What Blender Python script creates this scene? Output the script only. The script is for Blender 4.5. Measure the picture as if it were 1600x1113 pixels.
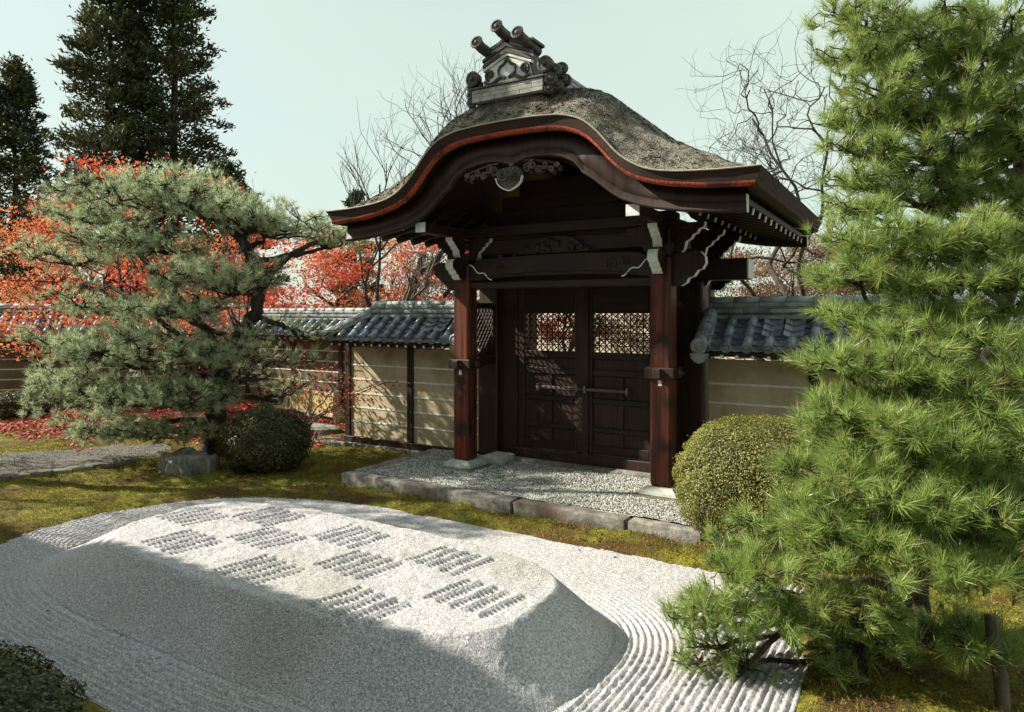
import bpy, math, random
import numpy as np
from mathutils import Vector, Matrix
sc = bpy.context.scene
for o in list(bpy.data.objects): bpy.data.objects.remove(o)
R = math.radians
rng = np.random.default_rng(7); random.seed(7)

# ------------------------------------------------------------------ camera, sky, sun, exposure
CAM = np.array([3.994, -7.74, 2.27]); YAW = R(31)
cam_d = bpy.data.cameras.new('camera'); cam = bpy.data.objects.new('camera', cam_d)
sc.collection.objects.link(cam); sc.camera = cam
cam_d.lens = 24.0; cam_d.sensor_width = 36.0; cam_d.clip_end = 1000; cam_d.clip_start = .05
cam_d.shift_y = -(556.5 - 490.0) / 1600.0
cam.location = CAM; cam.rotation_euler = (R(90), 0, YAW)

SUN_EL, SUN_AZ = R(36), R(24)           # height; turn from -X towards -Y
sun_dir = Vector((-math.cos(SUN_AZ)*math.cos(SUN_EL), -math.sin(SUN_AZ)*math.cos(SUN_EL), math.sin(SUN_EL)))
sun_d = bpy.data.lights.new('sun', 'SUN'); sun = bpy.data.objects.new('sun', sun_d)
sc.collection.objects.link(sun)
sun_d.energy = 5.0; sun_d.angle = R(0.55); sun_d.color = (1.0, .945, .765)
sun.rotation_euler = sun_dir.to_track_quat('Z', 'Y').to_euler(); sun.location = (-20, -12, 20)

world = bpy.data.worlds.new('World'); sc.world = world; world.use_nodes = True
wn = world.node_tree; wn.nodes.clear()
w_out = wn.nodes.new('ShaderNodeOutputWorld'); w_bg = wn.nodes.new('ShaderNodeBackground')
w_sky = wn.nodes.new('ShaderNodeTexSky'); w_sky.sky_type = 'NISHITA'; w_sky.sun_disc = False
w_sky.sun_elevation = SUN_EL; w_sky.sun_rotation = math.atan2(sun_dir.x, sun_dir.y)
w_sky.air_density = 1.0; w_sky.dust_density = 2.0; w_sky.ozone_density = 1.0
w_mix = wn.nodes.new('ShaderNodeMixRGB'); w_mix.inputs[0].default_value = .78
w_mix.inputs[2].default_value = (4.2, 4.95, 4.25, 1)      # thin even high cloud
w_nz = wn.nodes.new('ShaderNodeTexNoise'); w_nz.inputs['Scale'].default_value = 1.6; w_nz.inputs['Detail'].default_value = 5
w_tc = wn.nodes.new('ShaderNodeTexCoord'); w_mr = wn.nodes.new('ShaderNodeMapRange')
w_mr.inputs[1].default_value, w_mr.inputs[2].default_value, w_mr.inputs[3].default_value, w_mr.inputs[4].default_value = .3, .7, .66, .90
w_mp = wn.nodes.new('ShaderNodeMapping'); w_mp.inputs['Scale'].default_value = (1, 1, 2.2)
wn.links.new(w_tc.outputs['Generated'], w_mp.inputs[0]); wn.links.new(w_mp.outputs[0], w_nz.inputs[0]); wn.links.new(w_nz.outputs[0], w_mr.inputs[0]); wn.links.new(w_mr.outputs[0], w_mix.inputs[0])
wn.links.new(w_sky.outputs[0], w_mix.inputs[1]); wn.links.new(w_mix.outputs[0], w_bg.inputs[0])
wn.links.new(w_bg.outputs[0], w_out.inputs[0]); w_bg.inputs[1].default_value = .10
vs = sc.view_settings; vs.view_transform = 'Standard'; vs.look = 'None'; vs.exposure = .90; vs.gamma = 1.0
vs.use_curve_mapping = False
sc.cycles.max_bounces = 6; sc.cycles.transparent_max_bounces = 4

# ------------------------------------------------------------------ placing helpers
FPX, HZ = 1067.0, 490.0; SN, CS = math.sin(YAW), math.cos(YAW)
def ray(x, y):
    u = (x-800)/FPX; return np.array([CS*u-SN, SN*u+CS, (HZ-y)/FPX])
def atd(x, y, d): return CAM + ray(x, y)*d
def onz(x, y, z=0.0):
    r = ray(x, y); return CAM + r*((z-CAM[2])/r[2])
def V(*a): return np.array(a, float)

# ------------------------------------------------------------------ materials
def nodes_of(name):
    m = bpy.data.materials.new(name); m.use_nodes = True; n = m.node_tree; n.nodes.clear()
    out = n.nodes.new('ShaderNodeOutputMaterial'); b = n.nodes.new('ShaderNodeBsdfPrincipled')
    n.links.new(b.outputs[0], out.inputs[0]); return m, n, b, out
def pmat(name, c1, c2, scale=4, rough=.7, bump=.3, bscale=40, stretch=(1, 1, 1), detail=6, rand=0.0, spec=.4,
         c3=None, s3=1.0, t3=(.55, .65), bdist=.01, vor=False, mid=(.35, .65), grain=None, metallic=0.0):
    m, n, b, out = nodes_of(name); L = n.links.new
    tc = n.nodes.new('ShaderNodeTexCoord'); mp = n.nodes.new('ShaderNodeMapping'); mp.inputs['Scale'].default_value = stretch
    geo = n.nodes.new('ShaderNodeNewGeometry'); L(geo.outputs['Position'] if rand == 0 else tc.outputs['Object'], mp.inputs[0])
    nz = n.nodes.new('ShaderNodeTexNoise'); nz.inputs['Scale'].default_value = scale; nz.inputs['Detail'].default_value = detail
    L(mp.outputs[0], nz.inputs[0])
    cr = n.nodes.new('ShaderNodeValToRGB'); e = cr.color_ramp.elements
    e[0].position, e[1].position = mid; e[0].color = (*c1, 1); e[1].color = (*c2, 1)
    L(nz.outputs[0], cr.inputs[0]); col = cr.outputs[0]
    if c3:
        n3 = n.nodes.new('ShaderNodeTexNoise'); n3.inputs['Scale'].default_value = s3; n3.inputs['Detail'].default_value = 5
        L(geo.outputs['Position'], n3.inputs[0])
        mr = n.nodes.new('ShaderNodeMapRange'); mr.inputs[1].default_value, mr.inputs[2].default_value = t3
        L(n3.outputs[0], mr.inputs[0]); mx = n.nodes.new('ShaderNodeMixRGB'); mx.inputs[2].default_value = (*c3, 1)
        L(mr.outputs[0], mx.inputs[0]); L(col, mx.inputs[1]); col = mx.outputs[0]
    if grain:
        ng = n.nodes.new('ShaderNodeTexNoise'); ng.inputs['Scale'].default_value = grain[0]; ng.inputs['Detail'].default_value = 2
        L(geo.outputs['Position'], ng.inputs[0]); mg = n.nodes.new('ShaderNodeMapRange')
        mg.inputs[1].default_value, mg.inputs[2].default_value = .3, .7
        mg.inputs[3].default_value, mg.inputs[4].default_value = 1-grain[1], 1+grain[1]
        L(ng.outputs[0], mg.inputs[0]); mm = n.nodes.new('ShaderNodeVectorMath'); mm.operation = 'SCALE'
        L(col, mm.inputs[0]); L(mg.outputs[0], mm.inputs['Scale']); col = mm.outputs[0]
    if rand > 0:
        oi = n.nodes.new('ShaderNodeObjectInfo'); mr = n.nodes.new('ShaderNodeMapRange')
        mr.inputs[3].default_value, mr.inputs[4].default_value = 1-rand, 1+rand; L(oi.outputs['Random'], mr.inputs[0])
        mm = n.nodes.new('ShaderNodeVectorMath'); mm.operation = 'SCALE'; L(col, mm.inputs[0]); L(mr.outputs[0], mm.inputs['Scale']); col = mm.outputs[0]
    L(col, b.inputs['Base Color']); b.inputs['Roughness'].default_value = rough
    b.inputs['Specular IOR Level'].default_value = spec; b.inputs['Metallic'].default_value = metallic
    if bump > 0:
        bp = n.nodes.new('ShaderNodeBump'); bp.inputs['Strength'].default_value = bump; bp.inputs['Distance'].default_value = bdist
        if vor:
            vt = n.nodes.new('ShaderNodeTexVoronoi'); vt.inputs['Scale'].default_value = bscale; L(mp.outputs[0], vt.inputs[0]); L(vt.outputs[0], bp.inputs['Height'])
        else:
            nb = n.nodes.new('ShaderNodeTexNoise'); nb.inputs['Scale'].default_value = bscale; nb.inputs['Detail'].default_value = 4
            L(mp.outputs[0], nb.inputs[0]); L(nb.outputs[0], bp.inputs['Height'])
        L(bp.outputs[0], b.inputs['Normal'])
    return m
def leafmat(name, cols, rough=.5, trans=.35, spec=.3, clump=0.0, cscale=1.2):
    m, n, b, out = nodes_of(name); L = n.links.new
    geo = n.nodes.new('ShaderNodeNewGeometry'); cr = n.nodes.new('ShaderNodeValToRGB')
    el = cr.color_ramp.elements
    while len(el) < len(cols): el.new(.5)
    for i, c in enumerate(cols): el[i].position = i/(len(cols)-1); el[i].color = (*c, 1)
    src = geo.outputs['Random Per Island']
    if clump > 0:
        nz = n.nodes.new('ShaderNodeTexNoise'); nz.inputs['Scale'].default_value = cscale; nz.inputs['Detail'].default_value = 3
        L(geo.outputs['Position'], nz.inputs[0]); mr = n.nodes.new('ShaderNodeMapRange'); mr.inputs[1].default_value = .3; mr.inputs[2].default_value = .7
        L(nz.outputs[0], mr.inputs[0]); mx = n.nodes.new('ShaderNodeMix'); mx.inputs[0].default_value = clump
        L(src, mx.inputs[2]); L(mr.outputs[0], mx.inputs[3]); src = mx.outputs[0]
    L(src, cr.inputs[0]); L(cr.outputs[0], b.inputs['Base Color']); b.inputs['Roughness'].default_value = rough
    b.inputs['Specular IOR Level'].default_value = spec
    tr = n.nodes.new('ShaderNodeBsdfTranslucent'); L(cr.outputs[0], tr.inputs[0])
    ms = n.nodes.new('ShaderNodeMixShader'); ms.inputs[0].default_value = trans
    L(b.outputs[0], ms.inputs[1]); L(tr.outputs[0], ms.inputs[2]); L(ms.outputs[0], out.inputs[0]); return m

M = {}
M['wood'] = pmat('dark_wood', (.013, .006, .004), (.040, .016, .010), 3, .55, .35, 30, (6, 6, .5), bdist=.004)
M['woodx'] = pmat('dark_wood_crosswise', (.010, .005, .0036), (.026, .011, .008), 3, .55, .35, 30, (.5, 6, 6), bdist=.004)
M['red_wood'] = pmat('red_wood', (.026, .007, .0045), (.165, .030, .011), 2.2, .5, .4, 30, (9, 9, .45), bdist=.004, c3=(.014, .006, .0045), s3=3.0, t3=(.5, .66))
M['white'] = pmat('white_paint', (.62, .66, .64), (.78, .81, .78), 12, .7, .15, 60)
M['thatch'] = pmat('bark_thatch', (.10, .085, .07), (.30, .275, .23), 9, .95, 1.0, 55, (1, 1, 1), bdist=.05, c3=(.12, .085, .05), s3=1.4, t3=(.5, .72), grain=(70, .55))
M['eave_dark'] = pmat('cut_bark_edge', (.020, .008, .0055), (.050, .019, .012), 5, .8, .6, 60, (1, 1, 14), bdist=.008)
M['eave_red'] = pmat('red_bark_edge', (.20, .030, .013), (.44, .080, .030), 30, .8, .6, 90, bdist=.008, c3=(.07, .018, .011), s3=5.0, t3=(.50, .66), grain=(120, .4))
M['lath'] = pmat('pale_lath', (.28, .24, .20), (.40, .36, .30), 10, .8, .2)
M['tile'] = pmat('smoked_tile', (.09, .105, .145), (.20, .225, .275), 9, .34, .25, 50, rand=.35, spec=.6, bdist=.004, c3=(.22, .22, .20), s3=5, t3=(.56, .75))
M['ridge_tile'] = pmat('weathered_tile', (.12, .135, .155), (.30, .32, .325), 7, .5, .3, 50, rand=.2, spec=.5, bdist=.004)
M['orn'] = pmat('ornament_tile', (.030, .024, .024), (.085, .070, .066), 14, .6, .4, 50, spec=.4, bdist=.005)
M['orn_pale'] = pmat('ornament_plaster', (.50, .53, .50), (.70, .72, .68), 12, .7, .3, 60, bdist=.004)
M['orn_grey'] = pmat('ornament_grey_slab', (.20, .20, .18), (.36, .36, .33), 12, .8, .3, 60, rand=.12, bdist=.004)
M['plaster'] = pmat('tan_plaster', (.43, .345, .225), (.54, .45, .31), 2.5, .9, .25, 80, c3=(.31, .235, .15), s3=1.7, t3=(.48, .72), bdist=.004, grain=(9, .10))
M['stone'] = pmat('granite', (.15, .142, .13), (.31, .29, .265), 14, .85, .6, 45, bdist=.012, c3=(.12, .088, .072), s3=2.2, t3=(.48, .68), grain=(160, .35))
M['pale_stone'] = pmat('pale_granite', (.36, .36, .33), (.52, .52, .48), 14, .85, .4, 60, bdist=.006, grain=(160, .25))
M['sand'] = pmat('raked_gravel', (.400, .380, .412), (.570, .548, .585), 60, .95, .65, 130, bdist=.012, vor=True, c3=(.36, .345, .325), s3=.8, t3=(.52, .8), grain=(75, .42))
M['gravel'] = pmat('court_gravel', (.36, .36, .34), (.55, .56, .53), 40, .95, .9, 60, bdist=.02, vor=True, grain=(60, .4))
M['pebble'] = leafmat('pebble', [(.16, .15, .145), (.36, .36, .34), (.60, .60, .58)], .9, 0.0)
M['moss'] = pmat('moss', (.080, .082, .009), (.25, .215, .020), 7, .95, 1.0, 90, bdist=.03, c3=(.105, .055, .016), s3=1.5, t3=(.46, .62), grain=(45, .5))
M['moss_tuft'] = leafmat('moss_tuft', [(.055, .066, .008), (.165, .165, .017), (.30, .265, .034), (.15, .08, .02)], .8, .25, clump=.5, cscale=1.6)
M['bark'] = pmat('pine_bark', (.020, .014, .011), (.075, .055, .042), 9, .95, 1.0, 22, (1, 1, .5), bdist=.03)
M['bark_pale'] = pmat('grey_bark', (.060, .050, .042), (.16, .14, .12), 9, .95, .8, 22, (1, 1, .4), bdist=.02)
M['twig'] = pmat('twig_bark', (.030, .022, .018), (.075, .060, .052), 9, .95, 0)
M['needle_near'] = leafmat('near_pine_needles', [(.075, .14, .026), (.20, .315, .070), (.32, .44, .135), (.41, .47, .15), (.36, .27, .10)], .36, .40, .5, clump=.25, cscale=2.5)
M['needle_far'] = leafmat('far_pine_needles', [(.16, .22, .10), (.37, .46, .25), (.55, .62, .42), (.56, .48, .31)], .42, .45, .4, clump=.35, cscale=1.0)
M['cedar'] = leafmat('cedar_sprays', [(.020, .026, .012), (.055, .064, .026), (.11, .115, .042)], .6, .2, clump=.5, cscale=.35)
M['evergreen'] = leafmat('evergreen_leaves', [(.018, .030, .012), (.05, .07, .026), (.085, .10, .05)], .5, .2, clump=.4, cscale=.8)
M['maple_red'] = leafmat('red_maple_leaves', [(.30, .035, .028), (.54, .085, .055), (.64, .18, .10), (.56, .22, .11)], .5, .5, clump=.55, cscale=.7)
M['maple_orange'] = leafmat('orange_maple_leaves', [(.38, .065, .035), (.56, .14, .065), (.62, .25, .115), (.34, .17, .08)], .5, .5, clump=.55, cscale=.7)
M['brown_leaf'] = leafmat('brown_autumn_leaves', [(.10, .055, .034), (.19, .11, .066), (.28, .17, .10), (.34, .13, .07)], .7, .4, clump=.4)
M['fallen'] = leafmat('fallen_leaves', [(.16, .018, .02), (.42, .045, .05), (.60, .11, .10), (.30, .11, .06)], .6, .1)
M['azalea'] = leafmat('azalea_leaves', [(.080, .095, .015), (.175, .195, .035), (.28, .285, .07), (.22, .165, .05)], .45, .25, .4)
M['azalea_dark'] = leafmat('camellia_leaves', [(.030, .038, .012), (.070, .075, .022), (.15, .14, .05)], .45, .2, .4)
M['plaster_shade'] = pmat('shade_toned_plaster', (.13, .090, .058), (.19, .14, .092), 2.5, .9, .2, 80, bdist=.003)  # tan plaster darkened: shade on the left garden walls put into colour
M['path'] = pmat('path_gravel', (.095, .09, .092), (.17, .162, .16), 30, .95, .8, 70, bdist=.012, vor=True, grain=(50, .35))  # darkened gravel: the dimness of the shaded path is in the colour
M['cream'] = pmat('cream_plaster', (.56, .48, .40), (.70, .61, .52), 1.5, .9, .1)
M['latch'] = pmat('worn_latch_wood', (.05, .042, .038), (.11, .095, .088), 8, .6, .3, 30, (1, 8, 8))
M['dry_leaf'] = leafmat('dry_leaves', [(.07, .030, .018), (.16, .07, .035)], .8, .1)
M['carved'] = pmat('worn_carving', (.035, .026, .026), (.10, .08, .078), 14, .7, .5, 50, bdist=.006)
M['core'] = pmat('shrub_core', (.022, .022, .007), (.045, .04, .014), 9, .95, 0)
M['rock'] = pmat('weathered_rock', (.09, .085, .075), (.30, .285, .25), 6, .95, 1.0, 16, (1, 1, .35), bdist=.06, c3=(.07, .085, .03), s3=3, t3=(.56, .7))
M['yellow_board'] = pmat('yellow_board', (.34, .29, .10), (.50, .44, .19), 4, .8, .3, 30, (1, 1, 4))
M['pale_wood'] = pmat('pale_wood', (.26, .22, .16), (.42, .36, .27), 4, .8, .3, 30, (4, 4, .5))
M['iron'] = pmat('iron', (.05, .05, .05), (.13, .13, .13), 10, .45, .2, 40, spec=.6)
M['roof_far'] = pmat('hall_roof', (.08, .085, .10), (.14, .15, .16), 4, .6, .2)

# ------------------------------------------------------------------ mesh helpers
def link(name, me, parent=None, loc=None):
    o = bpy.data.objects.new(name, me); sc.collection.objects.link(o)
    if parent is not None:
        o.parent = parent
        if parent.type == 'EMPTY' and parent.get('w'): o.location = -parent.location
    if loc is not None: o.location = loc
    return o
def np_mesh(name, verts, faces, mats, smooth=False, midx=None):
    verts = np.asarray(verts, np.float32); me = bpy.data.meshes.new(name)
    me.vertices.add(len(verts)); me.vertices.foreach_set('co', verts.ravel())
    fl = faces if isinstance(faces, list) else [faces]
    fl = [np.asarray(f, np.int32) for f in fl if len(f)]
    nl = sum(f.size for f in fl); npoly = sum(len(f) for f in fl)
    me.loops.add(nl); me.polygons.add(npoly)
    me.loops.foreach_set('vertex_index', np.concatenate([f.ravel() for f in fl]))
    tot = np.concatenate([np.full(len(f), f.shape[1], np.int32) for f in fl])
    st = np.concatenate([[0], np.cumsum(tot)[:-1]]).astype(np.int32)
    me.polygons.foreach_set('loop_start', st)
    try: me.polygons.foreach_set('loop_total', tot)
    except Exception: pass
    if smooth: me.polygons.foreach_set('use_smooth', np.ones(npoly, bool))
    if midx is not None: me.polygons.foreach_set('material_index', np.asarray(midx, np.int32))
    for m in (mats if isinstance(mats, (list, tuple)) else [mats]): me.materials.append(m)
    me.update(calc_edges=True); me.validate(); return me
class MB:
    def __init__(s): s.v = []; s.f = []; s.m = []
    def add(s, vs_, fs, mi=0):
        o = len(s.v); s.v += [tuple(map(float, p)) for p in vs_]
        s.f += [tuple(o+i for i in f) for f in fs]; s.m += [mi]*len(fs); return s
    def box(s, x0, x1, y0, y1, z0, z1, mi=0, bev=0.0):
        if bev <= 0:
            vs_ = [(x, y, z) for z in (z0, z1) for y in (y0, y1) for x in (x0, x1)]
            return s.add(vs_, [(0, 2, 3, 1), (4, 5, 7, 6), (0, 1, 5, 4), (2, 6, 7, 3), (0, 4, 6, 2), (1, 3, 7, 5)], mi)
        b = bev; pts = []; idx = {}
        def P(*k):
            if k not in idx: idx[k] = len(pts); pts.append(k)
            return idx[k]
        X = (x0, x1); Y = (y0, y1); Z = (z0, z1); I = (x0+b, x1-b); J = (y0+b, y1-b); K = (z0+b, z1-b); fs = []
        for i in (0, 1):
            fs.append([P(X[i], J[0], K[0]), P(X[i], J[1], K[0]), P(X[i], J[1], K[1]), P(X[i], J[0], K[1])][::1 if i else -1])
            fs.append([P(I[0], Y[i], K[0]), P(I[1], Y[i], K[0]), P(I[1], Y[i], K[1]), P(I[0], Y[i], K[1])][::-1 if i else 1])
            fs.append([P(I[0], J[0], Z[i]), P(I[1], J[0], Z[i]), P(I[1], J[1], Z[i]), P(I[0], J[1], Z[i])][::1 if i else -1])
        for i in (0, 1):
            for j in (0, 1):
                fs.append([P(X[i], J[j], K[0]), P(X[i], J[j], K[1]), P(I[i], Y[j], K[1]), P(I[i], Y[j], K[0])])
                fs.append([P(X[i], J[0], K[j]), P(X[i], J[1], K[j]), P(I[i], J[1], Z[j]), P(I[i], J[0], Z[j])])
                fs.append([P(I[0], Y[i], K[j]), P(I[1], Y[i], K[j]), P(I[1], J[i], Z[j]), P(I[0], J[i], Z[j])])
                for k in (0, 1): fs.append([P(X[i], J[j], K[k]), P(I[i], Y[j], K[k]), P(I[i], J[j], Z[k])])
        return s.add(pts, fs, mi)
    def bar(s, p0, p1, w, h, up=(0, 0, 1), mi=0):
        p0, p1 = np.array(p0, float), np.array(p1, float); t = p1-p0; t /= np.linalg.norm(t)
        a = np.cross(t, up); a /= np.linalg.norm(a); b = np.cross(a, t)
        vs_ = [p+a*i*w/2+b*j*h/2 for p in (p0, p1) for i, j in ((-1, -1), (1, -1), (1, 1), (-1, 1))]
        return s.add(vs_, [(3, 2, 1, 0), (4, 5, 6, 7), (0, 1, 5, 4), (1, 2, 6, 5), (2, 3, 7, 6), (3, 0, 4, 7)], mi)
    def prism(s, prof, fn, t0, t1, mi=0, edge_mi=None, white=()):
        """prof: 2-D outline, fn(a,b,t)->xyz; sides mi, rim faces edge_mi for indices in white"""
        n = len(prof); vs_ = [fn(a, b, t0) for a, b in prof]+[fn(a, b, t1) for a, b in prof]
        s.add(vs_, [tuple(range(n))[::-1], tuple(range(n, 2*n))], mi); o = len(s.v)-2*n
        for i in range(n):
            j = (i+1) % n; s.f.append((o+i, o+j, o+n+j, o+n+i)); s.m.append(edge_mi if (edge_mi is not None and i in white) else mi)
        return s
    def tube(s, path, rad, n=8, mi=0, cap=True):
        v, f = tubes(np.array([path], float), np.array([np.broadcast_to(rad, (len(path),))], float), n)
        o = len(s.v); s.add(v, f.tolist(), mi); K = len(path)
        if cap: s.f += [tuple(o+i for i in range(n))[::-1], tuple(o+(K-1)*n+i for i in range(n))]; s.m += [mi, mi]
        return s
    def lathe(s, prof, c, ax, n=16, mi=0, star=0.0, petals=0):
        ax = np.array(ax, float); ax /= np.linalg.norm(ax); r0 = np.array((0, 0, 1.)) if abs(ax[2]) < .9 else np.array((1., 0, 0))
        a = np.cross(ax, r0); a /= np.linalg.norm(a); b = np.cross(ax, a); c = np.array(c, float); vs_ = []
        for r, h in prof:
            for i in range(n):
                t = 2*math.pi*i/n; rr = r*(1+star*(1 if i % 2 else -1)) if petals else r
                vs_.append(c+ax*h+(a*math.cos(t)+b*math.sin(t))*rr)
        fs = [(k*n+i, k*n+(i+1) % n, (k+1)*n+(i+1) % n, (k+1)*n+i) for k in range(len(prof)-1) for i in range(n)]
        fs += [tuple(range(n))[::-1], tuple((len(prof)-1)*n+i for i in range(n))]
        return s.add(vs_, fs, mi)
    def build(s, name, mats, parent=None, smooth=False, loc=None):
        me = bpy.data.meshes.new(name); me.from_pydata(s.v, [], s.f)
        for m in (mats if isinstance(mats, (list, tuple)) else [mats]): me.materials.append(m)
        me.polygons.foreach_set('material_index', s.m)
        if smooth: me.polygons.foreach_set('use_smooth', [True]*len(s.f))
        me.update(); return link(name, me, parent, loc)
def tubes(P, rad, n=5):
    """P (b,K,3), rad (b,K) -> verts, quads"""
    B, K, _ = P.shape; T = np.gradient(P, axis=1); T /= np.linalg.norm(T, axis=2, keepdims=True)+1e-9
    ref = np.where(np.abs(T[:, :1, 2:3]) > .9, V(1, 0.1, 0), V(0.05, 0.1, 1)); ref = np.broadcast_to(ref, T.shape)
    A = np.cross(T, ref); A /= np.linalg.norm(A, axis=2, keepdims=True)+1e-9; Bv = np.cross(T, A)
    th = np.arange(n)*2*np.pi/n
    vv = P[:, :, None]+rad[:, :, None, None]*(A[:, :, None]*np.cos(th)[:, None]+Bv[:, :, None]*np.sin(th)[:, None])
    b, k, i = np.meshgrid(np.arange(B), np.arange(K-1), np.arange(n), indexing='ij'); j = (i+1) % n
    q = np.stack([(b*K+k)*n+i, (b*K+k)*n+j, (b*K+k+1)*n+j, (b*K+k+1)*n+i], -1).reshape(-1, 4)
    return vv.reshape(-1, 3), q
class NP:
    """gathers vertex / face blocks for one large mesh"""
    def __init__(s): s.v = []; s.t = []; s.q = []; s.n = 0
    def add(s, v, f):
        v = np.asarray(v); f = np.asarray(f); (s.t if f.shape[1] == 3 else s.q).append(f+s.n); s.v.append(v); s.n += len(v)
    def build(s, name, mat, parent=None, smooth=False):
        fl = ([np.concatenate(s.t)] if s.t else [])+([np.concatenate(s.q)] if s.q else [])
        return link(name, np_mesh(name, np.concatenate(s.v), fl, mat, smooth), parent)
def tag(o, label, cat, group=None, kind=None):
    if label: o['label'] = label
    if cat: o['category'] = cat
    if group: o['group'] = group
    if kind: o['kind'] = kind
    return o
def thing(name, loc, label, cat, group=None, rz=0.0, worldspace=True):
    o = bpy.data.objects.new(name, None); sc.collection.objects.link(o); o.location = Vector(map(float, loc)); o.rotation_euler = (0, 0, rz)
    o.empty_display_size = .2; tag(o, label, cat, group, 'thing')
    if worldspace: o['w'] = 1
    return o
def unit(a): return a/(np.linalg.norm(a, axis=-1, keepdims=True)+1e-9)
def vnoise(x, y, seed=0):
    """smooth value noise on arrays, roughly -1..1"""
    xi = np.floor(x).astype(np.int64); yi = np.floor(y).astype(np.int64); fx = x-xi; fy = y-yi
    fx = fx*fx*(3-2*fx); fy = fy*fy*(3-2*fy)
    def h(a, b):
        n = (a*374761393+b*668265263+seed*974711) & 0xffffffff; n = ((n ^ (n >> 13))*1274126177) & 0xffffffff
        return ((n ^ (n >> 16)) & 0xffff)/32767.5-1
    return (h(xi, yi)*(1-fx)+h(xi+1, yi)*fx)*(1-fy)+(h(xi, yi+1)*(1-fx)+h(xi+1, yi+1)*fx)*fy
def sstep(a, b, x): t = np.clip((x-a)/(b-a), 0, 1); return t*t*(3-2*t)
def grid_faces(nx, ny):
    i, j = np.meshgrid(np.arange(nx-1), np.arange(ny-1), indexing='ij')
    return np.stack([i*ny+j, (i+1)*ny+j, (i+1)*ny+j+1, i*ny+j+1], -1).reshape(-1, 4)

# ------------------------------------------------------------------ ground, raked gravel, sand mound
ZP = .17                                              # top of the gate platform
MC, MA, MBh, MN = (-.42, -3.84), 2.64, 1.19, 3.4      # mound foot: a rounded long oval
def sell(x, y, cx, cy, a, b, n): return (np.abs((x-cx)/a)**n+np.abs((y-cy)/b)**n)**(1/n)
def bed_sd(x, y):
    """signed distance-like field of the raked bed: negative inside"""
    left = np.sqrt(np.clip((-1.35-x), 0, None)**2*.62+(y+3.72)**2)-2.03
    mid = np.abs(y+3.62)-1.94
    wob = .035*vnoise(x*2.3, y*2.3, 5)+.02*vnoise(x*7, y*7, 6)
    s = np.where(x < -1.35, left+.0*x, mid)
    return np.maximum(s, x-3.32+.10*(y+3.1))+wob
def axis(lo, hi, step, far):
    mid = np.arange(lo, hi, step); out = []; d = step; p = hi
    while p < far: out.append(p); d *= 1.35; p += d
    out.append(far); neg = []; d = step; p = lo
    while p > -far: d *= 1.35; p -= d; neg.append(max(p, -far))
    return np.concatenate([neg[::-1], mid, out])
gx = axis(-10.5, 5.2, .045, 300.); gy = axis(-6.6, 2.0, .045, 300.)
X, Y = np.meshgrid(gx, gy, indexing='ij')
sd = bed_sd(X, Y)
relief = .030*vnoise(X*1.1, Y*1.1, 1)+.020*vnoise(X*4, Y*4, 2)+.012*vnoise(X*10, Y*10, 3)+.007*vnoise(X*21, Y*21, 4)
near = sstep(60, 15, np.hypot(X, Y))
bank = .16*sstep(-5.5, -11, X)*near
Z = np.where(sd > 0, .015+.035*sstep(0, .12, sd)+relief*near*sstep(0, .3, sd)+bank, -.07)
Z = np.where(sd > 0, Z, -.07*sstep(0, -.06, sd)+.01)
under = (X > -2.5) & (X < 2.1) & (Y > -1.15) & (Y < 3); Z = np.where(under, -.05, Z)
Z = np.where((Y > .75) & (X > -4.6) & (X < 12), np.minimum(Z, .02), Z)
g = link('ground', np_mesh('ground', np.stack([X, Y, Z], -1).reshape(-1, 3), grid_faces(len(gx), len(gy)), M['moss'], True))
tag(g, 'mossy garden ground', None, kind='structure')
def ground_z(x, y):
    x = np.asarray(x, float); y = np.asarray(y, float); s = bed_sd(x, y)
    r = .030*vnoise(x*1.1, y*1.1, 1)+.020*vnoise(x*4, y*4, 2)+.012*vnoise(x*10, y*10, 3)+.007*vnoise(x*21, y*21, 4)
    return np.where(s > 0, .015+.035*sstep(0, .12, s)+r*sstep(0, .3, s)+.16*sstep(-5.5, -11, x), 0)

bx = np.arange(-4.7, 3.5, .0112); by = np.arange(-5.75, -1.5, .0112)
X, Y = np.meshgrid(bx, by, indexing='ij')
th = np.linspace(0, 2*np.pi, 1200, endpoint=False)
ca, sa = np.cos(th), np.sin(th)
ox = MC[0]+MA*np.sign(ca)*np.abs(ca)**(2/MN); oy = MC[1]+MBh*np.sign(sa)*np.abs(sa)**(2/MN)
dist = np.full(X.shape, 9., np.float32)
for k in range(0, 1200, 3): dist = np.minimum(dist, (X-ox[k])**2+(Y-oy[k])**2)
dist = np.sqrt(dist); inside = sell(X, Y, *MC, MA, MBh, MN) < 1
lane = np.where(X > 2.66, (X-2.22)+.02*np.sin(Y*1.3), dist)+.0025*vnoise(X*3, Y*3, 21)
amp = np.where(inside, 0, .0125)*(1+.5*sstep(2.0, .8, X))*sstep(.0, .05, dist)*(1-.78*sstep(-2.9, -2.45, Y)*sstep(2.9, 2.2, X)*sstep(-3.2, -2.4, X))
ph = lane/.0485
saw = np.abs((ph % 1)*2-1)
Zb = amp*(saw**.8*2-1)*(1+.15*vnoise(X*5, Y*5, 22))+.003*vnoise(X*30, Y*30, 23)+.0025*vnoise(X*63, Y*63, 24)+.01*vnoise(X*.9, Y*.9, 25)
sdb = bed_sd(X, Y)
fc = grid_faces(len(bx), len(by)); keep = (sdb.ravel()[fc] < .09).any(1)
deep = sell(X, Y, *MC, MA-.12, MBh-.12, MN).ravel()[fc].max(1) > 1
b = link('raked_gravel_bed', np_mesh('raked_gravel_bed', np.stack([X, Y, Zb], -1).reshape(-1, 3), fc[keep & deep], M['sand'], True))
tag(b, 'pale gravel bed raked into ridges around the mound', None, kind='structure')

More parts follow.
